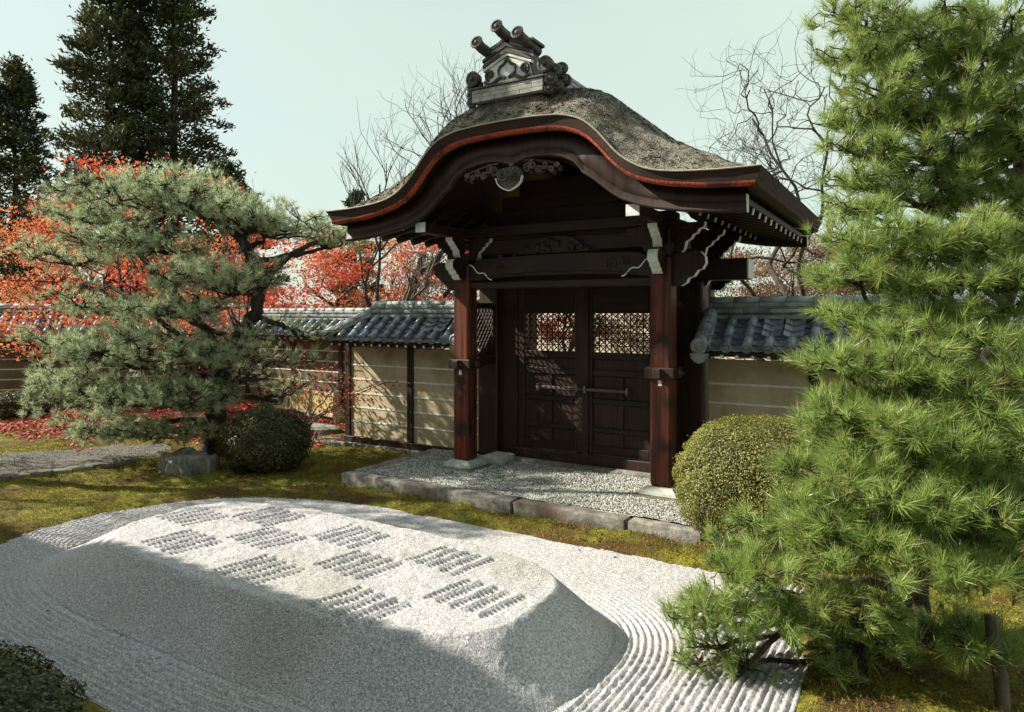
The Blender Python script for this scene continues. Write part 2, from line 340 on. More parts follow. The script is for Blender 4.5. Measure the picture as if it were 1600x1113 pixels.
# mound: flat-topped, near end long sloped; chequered patches of dotted ridges on top
HM = .385
mx = np.arange(-3.15, 2.3, .0084); my = np.arange(-5.1, -2.55, .0084)
X, Y = np.meshgrid(mx, my, indexing='ij')
lo = np.zeros(X.shape); hi = np.ones(X.shape)
def mf(t):
    cx = MC[0]+(-.17-MC[0])*t; cy = MC[1]+(-3.86-MC[1])*t; a = MA+(2.0-MA)*t; bb = MBh+(.81-MBh)*t; n = MN+(3.3-MN)*t
    return sell(X, Y, cx, cy, a, bb, n)
for _ in range(18):
    mid = (lo+hi)/2; ins = mf(mid) <= 1; lo = np.where(ins, mid, lo); hi = np.where(ins, hi, mid)
t = lo; base_in = mf(0.0) <= 1
Zm = HM*(t**1.10-.03*np.exp(-((1-t)/.06)**2)+.005)
Zm = np.where(t > .995, HM*.96, np.minimum(Zm, HM*.96))
top_w = sstep(.93, .995, t)
pat = np.zeros(X.shape)
# chequer: three rows, each patch five grooves of pressed dots running across the mound
cents = [(-1.24+1.06*k, -3.42-.02*k) for k in range(3)]+[(-1.86+1.10*k, -3.79-.05*k) for k in range(4)]+[(-1.29+1.075*k, -4.27-.08*k) for k in range(3)]
for pi_, (px0, py0) in enumerate(cents):
    V_ = (Y-py0)+.10*(X-px0); U_ = (X-px0)-.20*(Y-py0)
    wx = sstep(-.305, -.285, U_)*sstep(.305, .285, U_)
    k = (U_+.305)/.122+.025*vnoise(X*7, Y*7, 31); ln_i = np.floor(k)
    endv = .228+.02*vnoise(ln_i*3.7+pi_, ln_i*0+pi_*1.3, 37); wy = sstep(-endv, -endv+.02, V_)*sstep(endv, endv-.02, V_)
    ridge = np.abs((k % 1)*2-1); dot = np.abs(((V_+.2)/.040 % 1)*2-1)
    groove = sstep(.66, .20, ridge); dv = .75+.35*vnoise(ln_i*5.1+pi_*2.2, ln_i*0+.5, 38)
    pat += wx*wy*(-groove*(.012+.056*sstep(.30, .80, dot))+.012*sstep(.70, .95, ridge))*dv
Zm = Zm+pat*top_w+.006*vnoise(X*6, Y*6, 33)+.003*vnoise(X*25, Y*25, 34)+.002*vnoise(X*60, Y*60, 35)
Zm += .012*vnoise(X*11, Y*11, 36)*np.exp(-((t-.93)/.08)**2)
Zm = np.where(base_in, Zm, -.02)
fc = grid_faces(len(mx), len(my)); keep = base_in.ravel()[fc].any(1)
mo = link('sand_mound', np_mesh('sand_mound', np.stack([X, Y, Zm], -1).reshape(-1, 3), fc[keep], M['sand'], True))
tag(mo, 'long flat-topped mound of pale sand with chequered dotted patches on top', 'sand mound')

# ------------------------------------------------------------------ platform and kerb
sp = thing('stone_platform', (0, .86, 0), 'low gravelled platform with granite kerb under the dark gate', 'platform')
px_ = np.arange(-2.40, 2.01, .04); py_ = np.arange(-1.0, 3.0, .04)
X, Y = np.meshgrid(px_, py_, indexing='ij')
Z = ZP-.012+.012*vnoise(X*2, Y*2, 41)+.008*vnoise(X*9, Y*9, 42)+.006*vnoise(X*21, Y*21, 43)
link('gravel_surface', np_mesh('gravel_surface', np.stack([X, Y, Z], -1).reshape(-1, 3), grid_faces(len(px_), len(py_)), M['gravel'], True), sp)
def rough_box(x0, x1, y0, y1, z0, z1, seed, amp=.008, step=.08, mat=None, name='kerb_stone', parent=None):
    """stone block: a box cut into cells, its faces worn uneven, edges rounded"""
    nx, ny, nz = (max(3, int((b_-a_)/step)+2) for a_, b_ in ((x0, x1), (y0, y1), (z0, z1)))
    import bmesh
    bm = bmesh.new(); bmesh.ops.create_cube(bm, size=1)
    me_ = None
    vs_, fs = [], []
    def face(fn, na, nb):
        o = len(vs_); 
        for i in range(na):
            for j in range(nb): vs_.append(fn(i/(na-1), j/(nb-1)))
        for i in range(na-1):
            for j in range(nb-1): fs.append((o+i*nb+j, o+(i+1)*nb+j, o+(i+1)*nb+j+1, o+i*nb+j+1))
    dx, dy, dz = x1-x0, y1-y0, z1-z0
    face(lambda a, c: (x0+dx*a, y0, z0+dz*c), nx, nz); face(lambda a, c: (x1-dx*a, y1, z0+dz*c), nx, nz)
    face(lambda a, c: (x0, y1-dy*a, z0+dz*c), ny, nz); face(lambda a, c: (x1, y0+dy*a, z0+dz*c), ny, nz)
    face(lambda a, c: (x0+dx*a, y0+dy*c, z1), nx, ny); face(lambda a, c: (x0+dx*a, y1-dy*c, z0), nx, ny)
    bm.free(); vv = np.array(vs_)
    c = V((x0+x1)/2, (y0+y1)/2, (z0+z1)/2); h = V(dx, dy, dz)/2; q = (vv-c)/h
    r = .016; edge = (np.abs(q) > .999).sum(1)
    vv = np.where((edge >= 2)[:, None], vv-np.sign(q)*r*(np.abs(q) > .999), vv)
    nse = np.stack([vnoise(vv[:, 1]*6+vv[:, 2]*7, vv[:, 0]*6, seed), vnoise(vv[:, 0]*6+vv[:, 2]*7, vv[:, 1]*6, seed+1), vnoise(vv[:, 0]*6, vv[:, 1]*6+vv[:, 2]*7, seed+2)], -1)
    vv = vv+nse*amp
    o = link(name, np_mesh(name, vv, np.array(fs), mat or M['stone'], True), parent)
    return o
for i, (a, c) in enumerate([(-2.56, .055), (.065, 1.405), (1.415, 2.18)]): rough_box(a, c, -1.22+.004*i, -.99, -.05, ZP+.015-.006*i, 50+i*5, parent=sp)
for i, (a, c) in enumerate([(-.985, .10), (.11, .76)]):
    rough_box(-2.555, -2.36, a, c, -.05, ZP+.012, 70+i*5, parent=sp)
    rough_box(1.98, 2.175, a, c, -.05, ZP+.012, 80+i*5, parent=sp)
# loose pebbles of the platform
def pebbles(name, P, r0, r1, mat, parent=None):
    ico = np.array([(0, 0, 1), (.894, 0, .447), (.276, .851, .447), (-.724, .526, .447), (-.724, -.526, .447), (.276, -.851, .447), (.724, .526, -.447), (-.276, .851, -.447), (-.894, 0, -.447), (-.276, -.851, -.447), (.724, -.526, -.447), (0, 0, -1)])
    f = np.array([(0, 1, 2), (0, 2, 3), (0, 3, 4), (0, 4, 5), (0, 5, 1), (1, 6, 2), (2, 7, 3), (3, 8, 4), (4, 9, 5), (5, 10, 1), (2, 6, 7), (3, 7, 8), (4, 8, 9), (5, 9, 10), (1, 10, 6), (6, 11, 7), (7, 11, 8), (8, 11, 9), (9, 11, 10), (10, 11, 6)])
    n = len(P); s = rng.uniform(r0, r1, (n, 1, 1))*rng.uniform(.6, 1.3, (n, 1, 3)); s[:, :, 2] *= .7
    a = rng.uniform(0, 6.28, n); ca_, sa_ = np.cos(a)[:, None], np.sin(a)[:, None]
    v = ico[None]*s; v = np.stack([v[..., 0]*ca_-v[..., 1]*sa_, v[..., 0]*sa_+v[..., 1]*ca_, v[..., 2]], -1)+P[:, None]
    ff = f[None]+(np.arange(n)*12)[:, None, None]
    return link(name, np_mesh(name, v.reshape(-1, 3), ff.reshape(-1, 3), mat), parent)
n = 21000; P = np.stack([rng.uniform(-2.34, 1.97, n), -.97+1.75*rng.uniform(0, 1, n)**1.15, np.full(n, ZP)], -1)
tag(pebbles('gravel_pebbles', P, .0065, .0145, M['pebble'], sp), None, None, kind='stuff')
# stone block standing by the left main post
bo = rough_box(-1.33, -.96, .26, .64, ZP-.03, ZP+.115, 95, .004, .06, M['pale_stone'], 'stone_block')
tag(bo, 'squared pale stone block on the gravel beside the left gate post', 'stone block')

# ------------------------------------------------------------------ the gate
gate = thing('temple_gate', (0, .86, ZP), 'dark timber temple gate with undulating bark-thatched gable roof', 'gate')
DY = .86
def part(mb, name, mats, parent=gate, smooth=False): return mb.build(name, mats, parent, smooth)
for sx in (-1, 1):
    x = 1.405*sx
    for (yy, w) in ((0.0, .245), (1.72, .245)):
        p = part(MB().box(x-w/2, x+w/2, yy-w/2, yy+w/2, ZP+.10, 2.93, 0, .022), 'post', M['red_wood'])
        mb = MB(); h = .19
        prof = [(.215, 0), (.225, .02), (.215, .05), (.17, .085), (.155, .10)]
        for k, (r, z) in enumerate(prof): mb.v += [(x-r, yy-r, ZP+z), (x+r, yy-r, ZP+z), (x+r, yy+r, ZP+z), (x-r, yy+r, ZP+z)]
        for k in range(len(prof)-1):
            for i in range(4): mb.f.append((k*4+i, k*4+(i+1) % 4, k*4+4+(i+1) % 4, k*4+4+i)); mb.m.append(0)
        mb.f.append((16, 17, 18, 19)); mb.m.append(0)
        mb.build('post_base', M['pale_stone'], p)
        MB().box(x-.30, x+.30, yy-.30, yy+.30, ZP-.05, ZP+.008).build('ground_slab', M['stone'], p)
    p = part(MB().box(x+.10*sx-.16, x+.10*sx+.16, DY-.15, DY+.15, ZP-.02, 2.68, 0, .02), 'main_post', M['wood'])  # darker than the front posts: shade under the roof put into colour
    # tie rails front to back, with collars round the front posts
    for zz, hh in ((1.58, .13),):
        part(MB().box(x-.045, x+.045, -.26, 1.98, zz-hh/2+.01, zz+hh/2-.01, 0, .008), 'tie_rail', M['wood'])
        for yy in (0, 1.72):
            c = part(MB().box(x-.175, x+.175, yy-.165, yy+.165, zz-hh/2, zz+hh/2, 0, .010), 'collar', M['wood'])
            for ax in ((0, -1, 0), (sx, 0, 0), (-sx, 0, 0)):
                base = V(x, yy, zz)+V(*ax)*(.165 if ax[1] else .175)
                MB().lathe([(.052, -.004), (.056, .012), (.030, .030), (.022, .055), (.004, .075)], base, ax, 6).build('nail_cover', M['iron'] if ax[1] else M['wood'], c)
    tg = part(MB().box(x-.022, x+.022, -.1265, -.1235, 1.435, 1.50), 'paper_tag', M['white'])
    tg['label'] = 'small white paper tag on the post'
    # lattice screen between front and main posts
    scr = part(MB().box(x-.02, x+.02, .13, .70, 1.655, 1.70).box(x-.02, x+.02, .13, .70, 2.34, 2.42).box(x-.0198, x+.0198, .125, .155, 1.70, 2.34).box(x-.0198, x+.0198, .675, .705, 1.70, 2.34), 'side_screen', M['wood'])
    for k in range(-6, 7):
        for dgn in (1, -1):
            y0, y1, z0, z1 = .155, .675, 1.70, 2.34; c0 = k*.105
            pts = []
            for yy in np.linspace(y0, y1, 60):
                zz = (z0+z1)/2+dgn*(yy-(y0+y1)/2)*1.25+c0
                if z0 <= zz <= z1: pts.append((yy, zz))
            if len(pts) > 4:
                MB().bar((x+.006*dgn, *pts[0]), (x+.006*dgn, *pts[-1]), .014, .011, (1, 0, 0)).build('lattice_bar', M['wood'], scr)
    if sx > 0: part(MB().box(x-.03, x-.022, .125, 1.59, ZP+.03, 2.69), 'sun_stop_board', M['wood'])  # added solid board, stops sun passing through the right lattice
    # upper wall under the eave between posts
    part(MB().box(x-.03, x+.03, .1245, 1.595, 2.70, 2.86, 0, .008), 'side_beam', M['wood'])
    part(MB().box(x-.018, x+.018, .1245, 1.595, 2.862, 3.28), 'side_panel', M['wood'])
    # jamb panels beside the door leaves
    part(MB().box(min(sx*1.05, sx*1.344), max(sx*1.05, sx*1.344), DY-.05, DY+.05, ZP+.02, 2.68), 'jamb', M['wood'])
# lintel and threshold
kb = part(MB().box(-2.2, 2.2, DY-.14, DY+.14, 2.683, 2.94, 0, .015), 'lintel', M['woodx'])
for sx in (-1, 1): MB().box(min(sx*2.197, sx*2.212), max(sx*2.197, sx*2.212), DY-.128, DY+.128, 2.695, 2.928).build('end_cap', M['white'], kb)
part(MB().box(-1.045, 1.045, DY-.11, DY+.11, ZP-.02, ZP+.17, 0, .012), 'threshold', M['wood'])
rough_box(-1.32, 1.32, DY-.26, DY-.115, ZP-.04, ZP+.055, 120, .004, .1, M['stone'], 'sill_stone', gate)
# the two door leaves: stiles, rails, recessed boards, star lattice above
for sx in (-1, 1):
    a, c = (sx*.035, sx*1.04); x0, x1 = min(a, c), max(a, c)
    lf = part(MB().box(x0+.08, x1-.08, DY-.012, DY+.012, .36, 1.68), 'door_leaf', M['wood'])
    for xs in (x0, x1-.10): MB().box(xs, xs+.10, DY-.045, DY+.04, .345, 2.68, 0, .008).build('stile', M['wood'], lf)
    for zt, hh in ((.475, .125), (.72, .07), (1.11, .075), (1.505, .09), (1.74, .095), (2.68, .41)):
        MB().box(x0+.101, x1-.101, DY-.040, DY+.035, zt-hh, zt, 0, .008).build('rail', M['woodx'], lf)
    for z0, z1 in ((.722, 1.033), (.477, .648), (1.112, 1.413)):
        xm = (x0+x1)/2; MB().box(xm-.045, xm+.045, DY-.036, DY+.03, z0, z1, 0, .006).build('muntin', M['wood'], lf)
    lx0, lx1, lz0, lz1 = x0+.101, x1-.101, 1.741, 2.269; q = .0928
    k = 0; xs = lx0
    nx_ = int(round((lx1-lx0)/q)); nz_ = int(round((lz1-lz0)/q)); qx = (lx1-lx0)/nx_; qz = (lz1-lz0)/nz_
    for i in range(1, nx_): MB().box(lx0+i*qx-.007, lx0+i*qx+.007, DY-.012, DY-.002, lz0, lz1).build('lattice_bar', M['wood'], lf)
    for i in range(1, nz_): MB().box(lx0, lx1, DY-.0018, DY+.008, lz0+i*qz-.007, lz0+i*qz+.007).build('lattice_bar', M['wood'], lf)
    for dgn in (1, -1):
        for k in range(-nz_, nx_+nz_):
            i0, i1 = (k, k+nz_) if dgn == 1 else (k+nz_, k)
            # from bottom (i0) to top (i1), clipped to the opening
            j0, j1 = 0.0, float(nz_); s_ = dgn
            pa = [(i0+s_*j, j) for j in np.linspace(0, nz_, nz_*4+1) if -1e-6 <= i0+s_*j <= nx_+1e-6]
            if len(pa) > 3:
                (ia, ja), (ib, jb) = pa[0], pa[-1]
                yy = DY+.010+(.0 if dgn == 1 else .009)
                MB().bar((lx0+ia*qx, yy, lz0+ja*qz), (lx0+ib*qx, yy, lz0+jb*qz), .013, .008, (0, 1, 0)).build('lattice_bar', M['wood'], lf)
part(MB().box(-.085, .085, DY-.075, DY-.046, .345, 2.68, 0, .008), 'meeting_stile', M['wood'])
for sx in (-1, 1):
    lb = part(MB().box(min(sx*.003, sx*.70), max(sx*.003, sx*.70), DY-.135, DY-.085, 1.215, 1.255, 0, .006), 'latch_bar', M['latch'])
    for xx in (.06, .67):
        mb = MB().box(sx*xx-.018, sx*xx+.018, DY-.148, DY-.047, 1.190, 1.213).box(sx*xx-.018, sx*xx+.018, DY-.148, DY-.047, 1.257, 1.275)
        mb.box(sx*xx-.0179, sx*xx+.0179, DY-.15, DY-.137, 1.1905, 1.282); mb.build('latch_bracket', M['iron'], lb)

# curved outlines of the roof
def sym(tab, smooth_n=9):
    xs = np.array([p[0] for p in tab]); zs = np.array([p[1] for p in tab])
    d = np.linspace(0, xs[-1], 400); z = np.interp(d, xs, zs)
    if smooth_n:
        k = np.ones(smooth_n*2+1)/(smooth_n*2+1); zz = np.concatenate([z[1:smooth_n+1][::-1], z, 2*z[-1]-z[-smooth_n-1:-1][::-1]])
        z = np.convolve(zz, k, 'valid')
    return lambda x: np.interp(np.abs(x), d, z)
TOP = sym([(0, 4.41), (.33, 4.405), (.62, 4.385), (.75, 4.365), (.94, 4.30), (1.08, 4.195), (1.2, 4.06), (1.35, 3.88), (1.54, 3.745), (1.7, 3.68), (1.9, 3.645), (2.05, 3.63), (2.36, 3.612), (2.75, 3.61)], 12)
BOT = sym([(0, 4.275), (.36, 4.265), (.54, 4.255), (.70, 4.235), (.93, 4.15), (1.09, 4.015), (1.24, 3.84), (1.37, 3.71), (1.48, 3.645), (1.6, 3.59), (1.85, 3.525), (2.21, 3.475), (2.69, 3.45)], 12)
INN = sym([(0, 3.955), (.05, 3.965), (.14, 3.995), (.24, 4.01), (.36, 4.012), (.47, 4.003), (.64, 3.968), (.77, 3.905), (.84, 3.84), (.885, 3.765), (.91, 3.757), (1.02, 3.682), (1.2, 3.535), (1.33, 3.447), (1.52, 3.375), (1.66, 3.335), (1.97, 3.28), (2.35, 3.243), (2.57, 3.235)], 2)
LIFT = sym([(0, .46), (1.5, .46), (1.75, .43), (1.95, .36), (2.2, .25), (2.45, .13), (2.65, .04), (2.75, 0)], 14)
YF, YB = -1.28, 3.14
cx = np.linspace(-2.75, 2.75, 190); ty = np.concatenate([np.linspace(YF, YF+.8, 34)[:-1], np.linspace(YF+.8, YB-.8, 50)[:-1], np.linspace(YB-.8, YB, 30)])
X, Y = np.meshgrid(cx, ty, indexing='ij'); e = np.minimum(Y-YF, YB-Y)
lf_ = 1-(1-np.clip(e/.78, 0, 1))**2.3
Z = TOP(X)+LIFT(X)*lf_
rough_ = .016*vnoise(X*9, Y*9, 61)+.012*vnoise(X*22, Y*22, 62)+.02*vnoise(X*2.2, Y*2.2, 63)
Z = Z+rough_*sstep(0, .12, e)*sstep(2.75, 2.6, np.abs(X))+.006*vnoise(X*30, Y*30, 64)
roof = part(MB().add([], []), 'roof', M['thatch']) if False else link('roof', np_mesh('roof', np.stack([X, Y, Z], -1).reshape(-1, 3), grid_faces(len(cx), len(ty)), M['thatch'], True), gate)
roof['label'] = 'weathered grey bark thatch'
# ragged bark ends standing up from the thatch
n = 26000; bxx = rng.uniform(-2.7, 2.7, n); byy = rng.uniform(YF+.03, 2.2, n); e = np.minimum(byy-YF, YB-byy)
zz = TOP(bxx)+LIFT(bxx)*(1-(1-np.clip(e/.78, 0, 1))**2.3)
slope = (TOP(bxx+.02)+LIFT(bxx+.02)-TOP(bxx-.02)-LIFT(bxx-.02))/.04
dn = np.stack([-np.sign(slope)*1.0, rng.normal(-.35, .4, n), -np.abs(slope)*.95+rng.uniform(.0, .35, n)], -1); dn = unit(dn)
P = np.stack([bxx, byy, zz+.004], -1); ln = rng.uniform(.02, .06, (n, 1)); sd_ = unit(np.cross(dn, V(0, 0, 1)+rng.normal(0, .5, (n, 3))))*rng.uniform(.005, .013, (n, 1))
vv = np.stack([P-sd_, P+sd_, P+dn*ln], 1).reshape(-1, 3)
o = link('thatch_ends', np_mesh('thatch_ends', vv, np.arange(3*n).reshape(-1, 3), M['thatch']), roof); o['kind'] = 'stuff'
def strip(name, curves, mat, parent, xs, smooth=True):
    """curves: list of functions x->(x',y,z), a ribbon across them"""
    pts = np.stack([np.array([c(x) for x in xs]) for c in curves], 1)
    return link(name, np_mesh(name, pts.reshape(-1, 3), grid_faces(len(xs), len(curves)), mat, smooth), parent)
xs_ = np.linspace(-2.75, 2.75, 180); sx_ = 2.69/2.75
for (yf, yi, nm) in ((YF, .05, 1), (YB, -.05, -1)):
    o1 = strip('thatch_edge', [lambda x: (x, yf, TOP(x)+.002), lambda x: (x*sx_, yf+yi, BOT(x*sx_)+.036)], M['eave_dark'], roof, xs_)
    o2 = strip('red_edge', [lambda x: (x*sx_, yf+yi-.012*nm, BOT(x*sx_)+.04), lambda x: (x*sx_, yf+yi-.006*nm, BOT(x*sx_)), lambda x: (x*sx_, yf+yi+.05*nm, BOT(x*sx_)-.004)], M['eave_red'], roof, xs_)
    path = [(x, yf-.004*nm, TOP(x)+.006) for x in np.linspace(-2.75, 2.75, 110)]
    part(MB().tube(path, .009, 5), 'edge_lath', M['lath'], roof)
for sx in (-1, 1):
    ys = np.linspace(YF, YB, 60)
    pts = np.array([[(sx*2.75, y, 3.612), (sx*2.69, y+.05*(1 if y < 0 else -1 if y > 2.5 else 0), 3.486)] for y in ys])
    link('thatch_edge', np_mesh('thatch_edge', pts.reshape(-1, 3), grid_faces(60, 2), M['eave_dark'], True), roof)
    pts = np.array([[(sx*2.70, np.clip(y, YF+.05, YB-.05), 3.49), (sx*2.693, np.clip(y, YF+.05, YB-.05), 3.45), (sx*2.63, np.clip(y, YF+.05, YB-.05), 3.447)] for y in ys])
    link('red_edge', np_mesh('red_edge', pts.reshape(-1, 3), grid_faces(60, 3), M['eave_dark'], True), roof)
# soffit under the thatch
xs2 = np.linspace(-2.67, 2.67, 150)
strip('soffit', [lambda x: (x, YF+.06, BOT(x)+.012), lambda x: (x, YB-.06, BOT(x)+.012)], M['woodx'], gate, xs2)
# undulating bargeboards front and back, moulded lower edge, white-painted ends
xb = np.linspace(-2.57, 2.57, 241)
for (y0, y1) in ((-1.075, -1.0), (2.87, 2.945)):
    up = lambda x: BOT(x)+.03-.11*sstep(2.0, 2.57, abs(x))*0
    pts = []; fs = []; n = len(xb)
    for x in xb: pts += [(x, y0, INN(x)), (x, y0, up(x)), (x, y1, up(x)), (x, y1, INN(x))]
    for i in range(n-1):
        for j in range(4): fs.append((i*4+j, i*4+(j+1) % 4, i*4+4+(j+1) % 4, i*4+4+j))
    me = np_mesh('bargeboard', np.array(pts), np.array(fs), M['wood'], False)
    bb_ = link('bargeboard', me, gate)
    pts = []; yo = y0-.028 if y0 < 0 else y1+.028; yi = y0+.002 if y0 < 0 else y1-.002
    for x in xb: pts += [(x, yi, INN(x)-.004), (x, yo, INN(x)-.004), (x, yo, INN(x)+.028), (x, (yo+yi)/2, INN(x)+.042), (x, (yo+yi)/2, INN(x)+.085), (x, yi, INN(x)+.095)]
    me = np_mesh('moulding', np.array(pts), grid_faces(len(xb), 6), M['wood'], False); link('moulding', me, bb_)
    for sx in (-1, 1): MB().box(min(sx*2.569, sx*2.578), max(sx*2.569, sx*2.578), y0-.004, y1+.004, 3.232, 3.40).build('white_end', M['white'], bb_)
# eave purlins carried on the posts, white-painted ends
for sx in (-1, 1):
    pu = part(MB().box(sx*1.405-.078, sx*1.405+.078, -.985, 2.86, 3.285, 3.415, 0, .008), 'purlin', M['wood'])
    for y0, y1 in ((-.994, -.983), (2.858, 2.869)): MB().box(sx*1.405-.074, sx*1.405+.074, y0, y1, 3.29, 3.411).build('white_end', M['white'], pu)
# rafters of the side eaves in two tiers, painted tips
tip_me = None
for sx in (-1, 1):
    for k in range(12):
        y = -.78+k*.325
        for (xa, za, xe, ze, h) in ((1.33, 3.66, 1.87, 3.40, .075), (1.60, 3.52, 2.50, 3.315, .07)):
            r = part(MB().bar((sx*xa, y, za), (sx*xe, y, ze), .055, h), 'rafter', M['wood'])
            MB().bar((sx*(xe-.002), y, ze), (sx*(xe+.012), y, ze-.003), .050, h-.006).build('white_tip', M['white'], r)
    part(MB().box(min(sx*2.40, sx*2.52), max(sx*2.40, sx*2.52), -.98, 2.85, 3.352, 3.42, 0, .006), 'eave_board', M['wood'])
    part(MB().box(min(sx*1.80, sx*1.90), max(sx*1.80, sx*1.90), -.98, 2.85, 3.441, 3.50, 0, .006), 'eave_board', M['wood'])
# rainbow beam between the front posts (and the rear pair)
def rainbow(y):
    n = 33; pr = []
    for i in range(n):
        s = -1+2*i/(n-1); x = s*1.30; pr.append((x, 2.705+.055*(1-abs(s)**3.0)))
    for i in range(n):
        s = 1-2*i/(n-1); x = s*1.30; pr.append((x, 2.985+.035*(1-s*s)-.07*sstep(.86, 1, abs(s))))
    b_ = part(MB().prism(pr, lambda a, c, t: (a, t, c), y-.085, y+.085), 'rainbow_beam', M['woodx'])
    yy = y-.088 if y < .8 else y+.088
    for sx in (-1, 1):
        for (ox_, oz_, r0, turns, dr) in ((.80, 2.865, .012, 1.6, .065), (.97, 2.90, .010, 1.4, .05)):
            pth = [(sx*(ox_+(r0+dr*t_)*math.cos(t_*turns*6.28)), yy, oz_+(r0+dr*t_)*math.sin(t_*turns*6.28)) for t_ in np.linspace(0, 1, 34)]
            MB().tube(pth, .008, 5).build('carved_scroll', M['woodx'], b_)
        pth = [(sx*(1.28-.36*t_), yy, 2.93-.20*t_**.8+.02*math.sin(t_*12)) for t_ in np.linspace(0, 1, 26)]
        MB().tube(pth, .009, 5).build('carved_line', M['white'], b_)
    pth = [(1.1*s, yy, 2.745+.05*(1-abs(s)**2.5)) for s in np.linspace(-1, 1, 40)]
    MB().tube(pth, .010, 5).build('carved_line', M['woodx'], b_)
rainbow(0.0); rainbow(1.72)
part(MB().box(-1.28, 1.28, -.065, .065, 2.60, 2.695, 0, .01), 'head_tie', M['woodx'])
# bracket noses: forward (-Y) at each front post, outward (+-X) at each post
NOSE = [(0, -.17), (.07, -.175), (.115, -.15), (.13, -.115), (.175, -.10), (.205, -.055), (.24, -.045), (.265, .0), (.26, .05), (.225, .09), (.17, .10), (.12, .085), (0, .085)]
NOSE_W = tuple(range(1, 11))
ARM = [(0, -.11), (.10, -.11), (.125, -.085), (.14, -.02), (.185, .005), (.20, .035), (.235, .05), (.25, .08), (.29, .095), (.30, .14), (0, .14)]
ARM_W = tuple(range(1, 10))
def flare(mb, prof, org, d, side, half, white, sc_=1.0):
    org = V(*org); d = V(*d); side = V(*side)
    return mb.prism([(a*sc_, b_*sc_) for a, b_ in prof], lambda a, b_, t: tuple(org+d*a+side*t+V(0, 0, b_)), -half, half, 0, 1, white)
for sx in (-1, 1):
    for yy in (0.0, DY, 1.72):
        x = sx*1.405 if yy != DY else sx*1.405
        if yy != DY:
            f = -1 if yy == 0 else 1
            part(flare(MB(), NOSE, (x, yy+f*.12, 2.90), (0, f, 0), (1, 0, 0), .060, NOSE_W), 'bracket_nose', [M['wood'], M['white']])
            part(flare(MB(), ARM, (x, yy+f*.09, 3.14), (0, f, 0), (1, 0, 0), .055, ARM_W), 'bracket_arm', [M['wood'], M['white']])
        part(flare(MB(), NOSE, (x+sx*.12, yy, 2.84), (sx, 0, 0), (0, 1, 0), .055, NOSE_W, 1.45), 'bracket_nose', [M['wood'], M['white']])
        part(flare(MB(), ARM, (x+sx*.09, yy, 3.12), (sx, 0, 0), (0, 1, 0), .050, ARM_W, 1.35), 'bracket_arm', [M['wood'], M['white']])
        part(flare(MB(), ARM, (x-sx*.09, yy, 3.12), (-sx, 0, 0), (0, 1, 0), .050, ARM_W, 1.15), 'bracket_arm', [M['wood'], M['white']])
        # bearing block: square dish under the arms
        mb = MB(); pr = [(.10, 2.935), (.155, 3.0), (.165, 3.075)]
        for r, z in pr: mb.v += [(x-r, yy-r, z), (x+r, yy-r, z), (x+r, yy+r, z), (x-r, yy+r, z)]
        for k in range(2):
            for i in range(4): mb.f.append((k*4+i, k*4+(i+1) % 4, k*4+4+(i+1) % 4, k*4+4+i)); mb.m.append(0)
        mb.f += [(3, 2, 1, 0), (8, 9, 10, 11)]; mb.m += [0, 0]; part(mb, 'bearing_block', M['wood'])
        for dx_ in (.30, -.24):
            bx0 = x+sx*dx_; part(MB().box(bx0-.07, bx0+.07, yy-.07, yy+.07, 3.245, 3.284 if abs(bx0-x) < .05 else 3.30, 0, .008), 'small_block', M['wood'])
# gable infill boards above the beam, cross beam and pendant carving
for k in range(5):
    z0 = 3.06+k*.19; z1 = z0+.186
    hw = 1.30 if z1 < 3.45 else float(np.interp(z1, [3.45, 3.6, 3.8, 3.95, 4.1], [1.30, 1.10, .85, .62, .45]))
    part(MB().box(-hw, hw, .02+.004*(k % 2), .06, z0, z1, 0, .004), 'gable_board', M['woodx'])
part(MB().box(-1.6, 1.6, -.10, .015, 3.30, 3.43, 0, .01), 'cross_beam', M['woodx'])
part(MB().box(-1.28, 1.28, DY-.03, DY+.03, 2.945, 3.60), 'gable_board', M['woodx'])
part(MB().box(-.9, .9, DY-.028, DY+.028, 3.602, 4.0), 'gable_board', M['woodx'])
part(MB().box(-.09, .09, -1.0, 2.86, 4.02, 4.20, 0, .01), 'ridge_beam', M['wood'])
def spiral(c, r1, turns, y, sx, dr=.0, a0=0.0, n=36): return [(c[0]+sx*r1*(1-t_*.9)*math.cos(a0+t_*turns*6.28), y, c[1]+r1*(1-t_*.9)*math.sin(a0+t_*turns*6.28)) for t_ in np.linspace(0, 1, n)]
pend = [(-.02, .10), (-.10, .10), (-.155, .055), (-.17, -.01), (-.15, -.075), (-.11, -.115), (-.055, -.145), (0, -.165), (.055, -.145), (.11, -.115), (.15, -.075), (.17, -.01), (.155, .055), (.10, .10), (.02, .10)]
pc = part(MB().prism([(a, b_+3.82) for a, b_ in pend], lambda a, b_, t: (a, t, b_), -1.150, -1.118, 0, 1, tuple(range(4, 11))), 'pendant', [M['carved'], M['white']])
